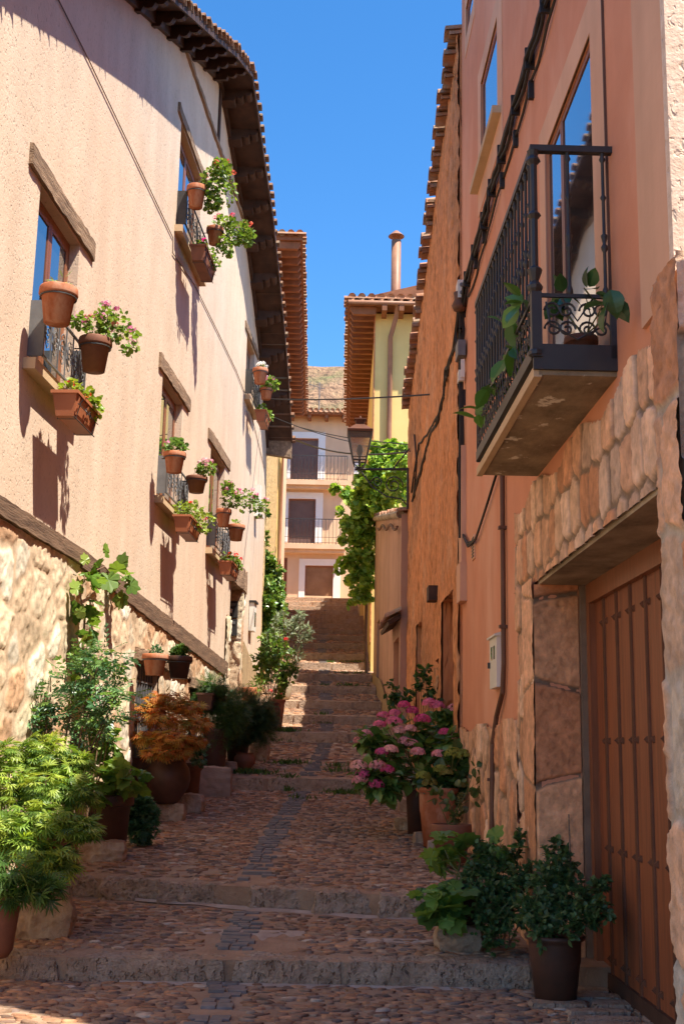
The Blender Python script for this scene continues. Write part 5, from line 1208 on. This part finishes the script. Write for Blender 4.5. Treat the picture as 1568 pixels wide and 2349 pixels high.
vs = [pxc(x, y, Y, r) for x, y, r, Y in ((215, 1730, 45, 10.8), (245, 1765, 45, 10.8), (280, 1780, 30, 10.7), (230, 1700, 40, 10.9), (300, 1790, 22, 10.6), (200, 1685, 30, 11), (225, 1800, 35, 10.7))]
foliage('foliage', t, vs, 150, 'grape', .13, GR_L+GR_M, 25, droop=.2)
stems('stems', t, top, [c[0] for c in vs], .006, seed=6)
# climbing vine on the stone wall
def climber(name, label, cat, path, W, off, n, shape, sz, cols, seed, w=.18, m=None):
    base = W.p(*path[0], off); t = thing(name, label, cat, base)
    q = MB(); pts = [W.p(x, y, off) for x, y in path]; q.tube(pts, [.014-.010*i/len(pts) for i in range(len(pts))], 6); q.build('stem', M['stemb'], t, True)
    cl = [(p, (w*.6, w, w)) for p in pts[1:]]
    foliage('foliage', t, cl, n, shape, sz, cols, seed, m=m)
    return t
climber('climbing_grapevine', 'young grapevine with broad leaves climbing the sunlit stone wall to the timber beam', 'vine', [(205, 1640), (200, 1560), (190, 1480), (195, 1420), (185, 1370), (195, 1320), (240, 1300), (275, 1340)], L, .12, 60, 'grape', .15, GR_L+GR_M[:1], 31, w=.13)
# mahonia like shrub with pinnate leaves
t = thing('pinnate_shrub', 'tall shrub with glossy pinnate leaves against the sunlit stone wall, behind the maple', 'shrub', at(90, 1950, 9.6))
cl = [pxc(x, y, 9.7, r, r*.7) for x, y, r in ((50, 1620, 45), (105, 1600, 45), (160, 1640, 45), (60, 1680, 45), (130, 1680, 45), (200, 1600, 40), (230, 1570, 45), (175, 1560, 35), (30, 1650, 35), (250, 1640, 35), (215, 1520, 35), (235, 1500, 25), (90, 1730, 40), (270, 1590, 25))]
foliage('foliage', t, cl, 380, 'pinn', .19, GR_B+GR_L[:2]+[(.14, .28, .11), (.18, .34, .14)], 33, m=M['leafg'], droop=.1, flat=.5, up=.8)
stems('stems', t, at(110, 1960, 9.6), [c[0] for c in cl], .011, M['stemb'], spread=.1, seed=8)
t = thing('leafy_shrub', 'slender bright green shrub in front of the stone wall beneath the grapevine', 'shrub', at(205, 1900, 10.6))
cl = [pxc(x, y, 10.7, r) for x, y, r in ((200, 1470, 22), (180, 1510, 25), (215, 1540, 30), (190, 1590, 22), (250, 1530, 18), (240, 1690, 30), (260, 1650, 24), (215, 1650, 22))]
sprigs('foliage', t, cl, 60, 9, 'oval', .06, GR_L+GR_B, 34)
stems('stems', t, at(205, 1900, 10.6), [c[0] for c in cl], .009, M['stemb'], spread=.05, seed=9)
for k, (x, y0, y1) in enumerate(((118, 1450, 1720), (140, 1420, 1700))): pass
# fern bush
t = thing('blue_green_bush', 'low blue green feathery bush on the cobbles behind the ribbed brown pot', 'bush', at(322, 1925, 11.4))
foliage('foliage', t, [pxc(x, y, 11.5, r) for x, y, r in ((322, 1850, 28), (340, 1870, 25), (310, 1880, 28), (330, 1905, 30), (305, 1840, 18))], 900, 'lobed', .05, GR_B, 35)
# round jar with the orange maple
rock(355, 422, 1843, 1884, 13.3, 'flat stone under the big round jar of the orange maple', 40)
t, b, top, rt = gpot(325, 1738, 1850, 70, 13.6, 'plain terracotta tub half hidden behind the big round jar', 'std', 'terram', .8)
foliage('foliage', t, [pxc(322, 1725, 13.7, 22)], 60, 'oval', .06, GR_D, 36)
t, b, top, rt = gpot(384, 1738, 1843, 88, 13.3, 'big round clay jar holding an orange tinged Japanese maple', 'jar', 'terrad', .55)
cl = [pxc(x, y, Y, r, r*.38) for x, y, r, Y in ((385, 1602, 48, 13.4), (345, 1625, 34, 13.3), (430, 1622, 40, 13.4), (375, 1645, 60, 13.2), (450, 1660, 30, 13.2), (340, 1690, 34, 13.1), (395, 1690, 50, 13.0), (440, 1700, 30, 13.2), (365, 1725, 30, 12.9), (410, 1722, 28, 13))]
foliage('foliage', t, cl, 1500, 'maple', .085, [(.50, .19, .05), (.58, .30, .07), (.42, .27, .06), (.30, .29, .06), (.44, .15, .04)], 37, droop=.35, flat=.6, up=.9)
stems('branches', t, top, [c[0] for c in cl], .008, M['stemb'], seed=10)
rock(398, 464, 1812, 1855, 14.0, 'rounded brown stone under the straight pot beside the round jar', 41)
t, b, top, rt = gpot(440, 1750, 1820, 46, 14.3, 'straight brown pot with glossy leaves and one white flower beside the round jar', 'std', 'terram', .75)
foliage('foliage', t, [pxc(442, 1722, 14.3, 22), pxc(462, 1710, 14.3, 16), pxc(455, 1740, 14.1, 18)], 360, 'small', .05, GR_B, 38, m=M['leafg']); heads('flowers', t, [at(469, 1700, 14.0)], .03, 10, .04, WH, 3)
rock(446, 525, 1753, 1819, 15.6, 'large squared stone block beside the pots on the left', 42, m='rockg', amp=.04, sq=.86, dy=.42)
t, b, top, rt = gpot(493, 1672, 1754, 58, 16.6, 'tall black glazed pot behind the squared stone block', 'bowl', 'terrad', .6, zbase=G(16.6))
cl = [pxc(x, y, 16.6, r, r*.7) for x, y, r in ((490, 1575, 30), (470, 1610, 32), (515, 1610, 40), (480, 1650, 35), (535, 1640, 34), (520, 1665, 30), (500, 1700, 24))]
foliage('foliage', t, cl, 3400, 'fern', .14, GR_D+GR_M, 39, droop=.3); stems('stems', t, top, [c[0] for c in cl], .005, seed=4)
t, b, top, rt = gpot(545, 1690, 1755, 60, 17.6, 'dark pot wholly overgrown by a dark asparagus fern left of the steps', 'std', 'terrad', .7, zbase=G(17.6))
cl = [pxc(x, y, 17.5, r, r*.8) for x, y, r in ((555, 1610, 34), (590, 1625, 30), (570, 1655, 40), (595, 1675, 30), (545, 1680, 34), (605, 1650, 22))]
foliage('foliage', t, cl, 3600, 'fern', .15, GR_D+[(.10, .11, .04)], 43, droop=.35); stems('stems', t, top, [c[0] for c in cl], .005, seed=5)
rock(506, 542, 1744, 1771, 16.9, 'small whitish stone between the block and the clay jar', 44, m='rockg')
t, b, top, rt = gpot(561, 1727, 1764, 42, 17.3, 'small empty clay jar lying at the edge of the cobbles', 'jar', 'terram', .5, name='clay_jar', cat='jar', zbase=G(17.3))
rock(574, 616, 1692, 1732, 18.2, 'pitted pale rock just behind the small clay jar', 45)
t, b, top, rt = gpot(572, 1577, 1606, 36, 20.2, 'terracotta pot with pale green herb against the peach house corner', 'std', 'terra', .75, zbase=G(20.2)+.3)
foliage('foliage', t, [pxc(590, 1572, 20.4, 18), pxc(600, 1560, 20.4, 14), pxc(580, 1590, 20.2, 12)], 420, 'olive', .07, GR_L, 46)
t, b, top, rt = gpot(620, 1612, 1674, 40, 20.6, 'dark jar carrying a leggy rose shrub at the foot of the sunlit steps', 'jar', 'terrad', .6, zbase=G(20.8))
cl = [pxc(x, y, 20.8, r) for x, y, r in ((620, 1480, 26), (600, 1510, 24), (640, 1510, 30), (625, 1540, 34), (660, 1535, 20), (600, 1545, 20), (645, 1565, 20), (665, 1500, 14))]
sprigs('foliage', t, cl, 110, 9, 'small', .085, GR_L+GR_M, 47); stems('stems', t, top, [c[0] for c in cl], .008, M['stemb'], seed=12); heads('flowers', t, [at(656, 1466, 20.8), at(620, 1585, 20.4)], .04, 12, .04, [(.75, .1, .08)], 5)
t, b, top, rt = gpot(636, 1605, 1658, 36, 20.9, 'tall terracotta pot with small green plant beside the dark jar on the steps', 'rolled', 'terra', .6, zbase=G(20.9))
foliage('foliage', t, [pxc(640, 1590, 20.9, 14)], 200, 'small', .05, GR_L, 48); heads('flowers', t, [at(632, 1588, 20.7), at(645, 1592, 20.7)], .025, 8, .03, [(.75, .2, .15)], 6)
t, b, top, rt = gpot(652, 1568, 1604, 34, 23.6, 'pale stone bowl with small herb on the left end of a sunlit step', 'bowl', 'concrete', .6, zbase=G(23.6))
foliage('foliage', t, [pxc(648, 1566, 23.5, 12)], 160, 'small', .05, GR_L, 49)
t = thing('olive_sapling', 'silvery olive sapling leaning over the left side of the steps', 'sapling', at(660, 1560, 24.2))
cl = [pxc(x, y, 24.3, r) for x, y, r in ((690, 1410, 10), (683, 1435, 14), (700, 1450, 12), (668, 1445, 12), (650, 1400, 8), (640, 1430, 14), (660, 1480, 18), (690, 1470, 12), (625, 1450, 16), (680, 1500, 14), (690, 1530, 10), (705, 1465, 8))]
sprigs('foliage', t, cl, 70, 13, 'olive', .12, [(.26, .32, .2), (.34, .38, .27), (.18, .25, .12)], 50, ext=1.5); stems('stems', t, at(655, 1565, 24.2), [c[0] for c in cl], .010, M['stemb'], spread=.06, seed=14)
# ivy on the ochre house
t = thing('climbing_ivy', 'dense ivy and creeper covering the corner of the ochre wall, left of the steps', 'ivy', (-1.5, 25.5, 2.5))
cl = [pxc(x, y, Y, r, r*1.2) for x, y, r, Y in ((615, 1290, 16, 25), (625, 1320, 22, 25.2), (615, 1350, 22, 24.8), (635, 1345, 18, 26), (610, 1390, 20, 24.6), (628, 1390, 24, 25.4), (612, 1430, 24, 24.8), (632, 1430, 20, 25.4), (612, 1475, 24, 24.6), (630, 1480, 24, 25.2), (604, 1520, 18, 24.5), (610, 1255, 9, 24.8), (606, 1230, 6, 24.6), (645, 1380, 14, 26), (606, 1140, 5, 24.6), (608, 1180, 6, 24.6), (612, 1160, 5, 24.7))]
sprigs('foliage', t, cl, 420, 13, 'small', .105, GR_L+GR_L+GR_M[:1]+[(.10, .22, .07)], 51, m=M['leafg'])
# ---- grapevine on the right
t = thing('hanging_grapevine', 'large sunlit grapevine cascading over the low brown house, below the lantern', 'vine', (.8, 27.2, 3.))
cl = [pxc(x, y, Y, r) for x, y, r, Y in ((865, 1060, 26, 26), (840, 1090, 24, 26), (890, 1060, 28, 26), (915, 1080, 26, 25), (870, 1110, 34, 26), (905, 1120, 30, 25.5), (840, 1140, 28, 26.5), (820, 1150, 20, 27), (830, 1190, 28, 26.6), (850, 1170, 28, 26.5), (815, 1230, 22, 26.8), (838, 1240, 26, 26.8), (822, 1280, 26, 26.8), (845, 1290, 18, 26.8), (815, 1320, 20, 26.8), (835, 1335, 20, 26.8), (820, 1360, 14, 26.6), (795, 1385, 7, 26.4), (795, 1290, 12, 26.6), (795, 1200, 12, 26.6), (930, 1060, 18, 24.5), (868, 1030, 14, 26), (880, 1150, 28, 26), (770, 1120, 7, 27), (775, 1310, 6, 27), (800, 1130, 12, 27), (925, 1130, 18, 25), (780, 1180, 8, 26.6), (785, 1240, 10, 26.6), (808, 1375, 12, 26.5), (835, 1365, 14, 26.6), (885, 1035, 16, 26), (920, 1040, 14, 25), (905, 1020, 10, 26))]
sprigs('foliage', t, cl, 640, 10, 'grape', .125, [(.30, .46, .06), (.20, .36, .05), (.38, .50, .10), (.12, .25, .04)], 52, ext=1.45)
q = MB(); q.tube([(.66, 27.3, 2.7), (.6, 27.25, 4.), (.62, 27.2, 5.6), (.8, 26.6, 7.), (1.2, 26.2, 7.6)], [.05, .04, .035, .03, .02], 7); q.build('stem', M['stemb'], t, True)
# ---- right side plants
t, b, top, rt = gpot(954, 1792, 1896, 52, 12.6, 'tall dark brown pot with a big pink hydrangea, farthest pot on the right', 'rolled', 'terrad', .72, zbase=G(12.6)+.02)
fc = [(878, 1641, .055), (905, 1636, .05), (870, 1662, .05), (903, 1655, .05), (926, 1617, .045), (985, 1613, .045), (1001, 1619, .035), (968, 1650, .075), (945, 1630, .03), (914, 1675, .055), (940, 1672, .045), (839, 1683, .06), (826, 1699, .05), (926, 1700, .055), (944, 1706, .05), (895, 1720, .05), (875, 1725, .045), (822, 1756, .06), (832, 1775, .05), (826, 1790, .04), (866, 1757, .05), (888, 1765, .065), (862, 1800, .04), (957, 1725, .05), (1020, 1680, .055), (1041, 1625, .055), (1044, 1690, .04), (1005, 1730, .05)]
H_ = []
for k, (x, y, r) in enumerate(fc):
    H_.append(at(x, y, 12.9 if y < 1650 else (12.5 if y < 1720 else 12.1)))
cl = [pxc(x, y, Y, r, r*.7) for x, y, r, Y in ((900, 1680, 45, 12.7), (850, 1700, 30, 12.5), (960, 1690, 50, 12.8), (1010, 1670, 40, 13), (880, 1740, 45, 12.5), (940, 1740, 50, 12.5), (900, 1785, 40, 12.3), (990, 1720, 45, 12.6), (1045, 1700, 30, 12.4), (1035, 1650, 20, 12.9), (845, 1780, 22, 12.2), (880, 1810, 25, 12.2))]
foliage('foliage', t, cl, 900, 'big', .125, [(.09, .19, .04), (.13, .24, .05), (.06, .14, .035), (.18, .28, .06)], 53, m=M['leafg'], flat=.3, up=.8, droop=.15)
heads('flowers', t, H_, .082, 95, .034, [(.66, .12, .26), (.72, .22, .34), (.74, .36, .38), (.62, .14, .30), (.78, .48, .44)], 54)
stems('stems', t, top, H_, .006, seed=22)
t = thing('leggy_climber', 'leggy small leaved climber behind the hydrangea against the orange wall', 'plant', at(960, 1760, 13.9))
cl = [pxc(x, y, 14, r, r*1.2) for x, y, r in ((975, 1540, 10), (965, 1560, 14), (990, 1575, 12), (945, 1575, 12), (975, 1590, 16), (895, 1585, 14), (900, 1610, 14), (930, 1600, 14), (1000, 1600, 12), (960, 1612, 12))]
sprigs('foliage', t, cl, 40, 9, 'small', .07, GR_D+GR_M, 55, ext=1.5); stems('stems', t, at(960, 1760, 13.9), [c[0] for c in cl], .006, M['stemb'], seed=23)
rock(905, 945, 1856, 1884, 13.0, 'low brown stone left of the tall dark hydrangea pot', 60)
rock(914, 950, 1795, 1825, 14.5, 'rounded stone behind the tall dark hydrangea pot', 61)
rock(948, 990, 1898, 1924, 12.1, 'grey stone between the tall dark pot and the rolled rim pot', 62)
t, b, top, rt = gpot(1003, 1806, 1918, 94, 11.7, 'wide terracotta pot with rolled rim holding green headed hydrangea', 'rolled', 'terra', .68, zbase=G(11.7)+.03)
H2 = [at(x, y, 11.5) for x, y in ((970, 1780), (985, 1795), (1010, 1765), (1040, 1728), (1060, 1732), (1022, 1772))]
cl = [pxc(x, y, 11.7, r, r*.7) for x, y, r in ((1010, 1790, 35), (1050, 1770, 34), (1060, 1740, 28), (1035, 1810, 28), (985, 1790, 20))]
foliage('foliage', t, cl, 230, 'big', .12, GR_D+GR_M, 56, m=M['leafg'], flat=.3); heads('flowers', t, H2, .085, 80, .036, [(.24, .27, .06), (.30, .27, .08)], 57); stems('stems', t, top, H2, .007, seed=24)
t, b, top, rt = gpot(1034, 1890, 1985, 94, 10.7, 'fluted square rim terracotta pot with sparse leggy stems, in front of the rolled rim pot', 'std', 'terram', .74, zbase=G(10.7)+.05)
cl = [pxc(x, y, 10.7, r) for x, y, r in ((1045, 1850, 22), (1060, 1820, 24), (1085, 1800, 16), (1030, 1840, 14), (1050, 1880, 14), (1075, 1835, 18), (1090, 1760, 8), (1000, 1830, 10))]
foliage('foliage', t, cl, 75, 'big', .075, [(.12, .12, .04), (.08, .14, .04)], 58); stems('stems', t, top, [c[0] for c in cl], .005, seed=25)
rock(982, 1004, 1908, 1965, 10.75, 'upright pinkish stone wedged beside the fluted pot', 63, m='rockg', amp=.14, dy=.16)
rock(1004, 1105, 2113, 2172, 8.0, 'pitted stone on the front step under the fig leaved plant', 64, amp=.14, dy=.3)
t, b, top, rt = gpot(1062, 2022, 2124, 82, 8.15, 'brown clay pot on a pitted stone holding a plant with huge lobed leaves', 'std', 'terrad', .7, zbase=G(8.2)+.16)
cl = [pxc(x, y, Y, r, r*.7) for x, y, r, Y in ((1020, 1950, 30, 8.3), (1040, 1930, 30, 8.5), (1010, 1990, 30, 8.1), (1000, 2040, 26, 7.95), (1030, 2050, 24, 7.9), (1150, 1940, 26, 8.3), (985, 2060, 16, 7.9), (1110, 1935, 26, 8.4), (1015, 2090, 16, 7.9))]
foliage('foliage', t, cl, 70, 'grape', .155, [(.11, .22, .04), (.06, .13, .03), (.17, .29, .05)], 59, droop=.5, m=M['leaf']); stems('stems', t, top, [c[0] for c in cl], .008, seed=26)
t = thing('spilling_bush', 'dark small leaved bush spilling over the right end of the front step', 'bush', at(1135, 2165, 8.0))
cl = [pxc(x, y, Y, r) for x, y, r, Y in ((1100, 1960, 26, 8.3), (1090, 2010, 32, 8.1), (1140, 1990, 38, 8.2), (1180, 1960, 22, 8.3), (1190, 1925, 14, 8.3), (1130, 2050, 45, 8.0), (1180, 2040, 36, 8.0), (1110, 2100, 36, 7.9), (1160, 2100, 38, 7.85), (1130, 2150, 30, 7.85), (1205, 2000, 24, 8.1))]
sprigs('foliage', t, [(c_, tuple(v*.82 for v in r_)) for c_, r_ in cl], 330, 12, 'small', .036, GR_D+[(.09, .17, .05), (.06, .13, .035)], 70, ext=2.0, up=.5); stems('stems', t, at(1135, 2165, 8.0), [c[0] for c in cl], .006, M['stemb'], spread=.08, seed=27)
t, b, top, rt = gpot(1272, 2142, 2258, 132, 7.3, 'big dark red pot with a wild leafy bush in the corner by the garage door', 'rolled', 'terrad', .7, zbase=.01)
cl = [pxc(x, y, Y, r) for x, y, r, Y in ((1280, 1950, 20, 7.6), (1265, 1985, 28, 7.5), (1300, 1990, 20, 7.5), (1250, 2040, 34, 7.4), (1300, 2040, 36, 7.4), (1225, 2090, 34, 7.3), (1280, 2090, 40, 7.3), (1340, 2080, 30, 7.2), (1370, 2040, 20, 7.3), (1375, 2090, 24, 7.1), (1350, 2120, 20, 7.1), (1240, 2130, 30, 7.2), (1385, 2020, 10, 7.3), (1310, 2130, 24, 7.1))]
sprigs('foliage', t, [(c_, tuple(v*.8 for v in r_)) for c_, r_ in cl], 320, 12, 'small', .038, GR_D+[(.09, .16, .06), (.12, .2, .07), (.06, .12, .035)], 71, ext=2.1, up=.5); stems('stems', t, top, [c[0] for c in cl], .005, M['stemb'], spread=.08, seed=28)
q = MB(); q.tube([at(1312, 2100, 7.4), at(1308, 1980, 7.5), at(1303, 1868, 7.6)], .006, 5, False); q.build('dry_stalk', M['beamw'], t)
# balcony plants
for k, (lb, cs, bpx) in enumerate((('broad leaved plant in the balcony corner poking through the bars', ((1200, 690, 26), (1180, 720, 28), (1160, 745, 22), (1175, 790, 20), (1165, 815, 14)), (1215, 740)), ('broad leaved plant trailing from the far end of the balcony', ((1110, 920, 20), (1100, 945, 16), (1125, 890, 14), (1095, 960, 10)), (1130, 940)), ('broad leaved plant along the balcony wall below the glass door', ((1290, 680, 24), (1340, 672, 20), (1395, 665, 22), (1400, 690, 14), (1260, 700, 16)), (1330, 720)))):
    Yk = (5.75, 7.6, 5.95)[k]; o = (.33, .45, .14)[k]; s_, z_ = R.hit(*bpx, o); bs = R.w(s_, 3.42, min(o, .3)); t = thing('balcony_plant', lb, 'plant', bs)
    rt_ = .09; pot(t, bs, 'std', rt_, .06, .16, M['terram'], 18)
    cl = []
    for (x, y, r) in cs:
        c = R.p(x, y, o+(.1 if k == 0 else 0)); d = zc(c); cl.append((c, (r/F*d*.8, r/F*d, r/F*d)))
    foliage('foliage', t, cl, (22, 16, 20)[k], 'big', .125, [(.10, .22, .035), (.06, .15, .03)] if k < 2 else [(.035, .09, .03), (.05, .12, .03)], 80+k, m=M['leafg'], droop=.2); stems('stems', t, (bs[0], bs[1], bs[2]+.15), [c[0] for c in cl], .005, seed=k)
# grass tufts
rng = np.random.default_rng(9); spots = []
for (px, py, Y, n, w) in ((790, 1810, 16.2, 150, .13), (565, 1780, 16.9, 300, .2), (660, 1800, 16.5, 70, .05), (662, 1733, 17.9, 120, .14), (775, 1745, 17.7, 50, .1), (770, 1770, 17.2, 40, .1), (655, 1675, 20.6, 200, .15), (815, 1505, 28.8, 70, .2), (800, 1560, 25.3, 70, .12), (745, 1556, 25.2, 20, .06), (760, 1505, 28.6, 40, .06), (805, 1540, 27, 60, .2), (740, 1640, 22, 40, .08), (700, 1835, 15.5, 20, .1)):
    c = at(px, py, Y)
    for _ in range(n): x = c[0]+rng.normal()*w; y = Y+rng.normal()*.07; spots.append((x, y, G(y)+.005))
P = np.array(spots); n = len(P); d = rng.normal(size=(n, 3))*.6; d[:, 2] = 1
V, FL, c = leafset(P, d, rng.normal(size=(n, 3)), rng.uniform(.04, .1, n), 'thin', pick(GR_M+[(.06, .11, .03)], n, rng), rng)
struct(mesh('grass', V, FL, M['leaf'], col=c), 'stuff')

# =================================================================== LIGHT, SKY, CAMERA
SUN = np.array([.819, -.574, 1.98]); SUN /= np.linalg.norm(SUN)
el = math.asin(SUN[2]); az = math.atan2(SUN[0], SUN[1])
w = bpy.data.worlds.new('World'); SC.world = w; w.use_nodes = True; nt = w.node_tree
sky = nt.nodes.new('ShaderNodeTexSky'); sky.sky_type = 'NISHITA'; sky.sun_disc = False; sky.sun_elevation = el; sky.sun_rotation = az
sky.air_density = 1.0; sky.dust_density = .3; sky.ozone_density = 2.5; sky.altitude = 900
hs = nt.nodes.new('ShaderNodeHueSaturation'); hs.inputs['Saturation'].default_value = 1.3; hs.inputs['Value'].default_value = .92; nt.links.new(sky.outputs[0], hs.inputs['Color']); nt.links.new(hs.outputs[0], nt.nodes['Background'].inputs[0]); nt.nodes['Background'].inputs[1].default_value = .115
ld = bpy.data.lights.new('sun', 'SUN'); ld.energy = 4.3; ld.angle = math.radians(.5); ld.color = (1, .915, .78)
lo = bpy.data.objects.new('sun', ld); COL.objects.link(lo); lo.location = (20, -10, 40)
from mathutils import Vector, Matrix
lo.rotation_euler = Vector(SUN).to_track_quat('Z', 'Y').to_euler()
cd = bpy.data.cameras.new('camera'); cam = bpy.data.objects.new('camera', cd); COL.objects.link(cam); SC.camera = cam
cd.sensor_fit = 'VERTICAL'; cd.sensor_height = 36; cd.lens = 36*F/2349; cd.clip_end = 3000; cd.clip_start = .05
mt = Matrix(((CR[0], CU[0], -FW[0], 0), (CR[1], CU[1], -FW[1], 0), (CR[2], CU[2], -FW[2], H), (0, 0, 0, 1))); cam.matrix_world = mt
SC.view_settings.view_transform = 'Standard'; SC.view_settings.look = 'None'; SC.view_settings.exposure = 1.46; SC.view_settings.gamma = 1
SC.cycles.max_bounces = 8; SC.cycles.diffuse_bounces = 5; SC.cycles.use_denoising = True; SC.cycles.caustics_reflective = False; SC.cycles.caustics_refractive = False
for o in bpy.data.objects:
    if '_o' in o: del o['_o']
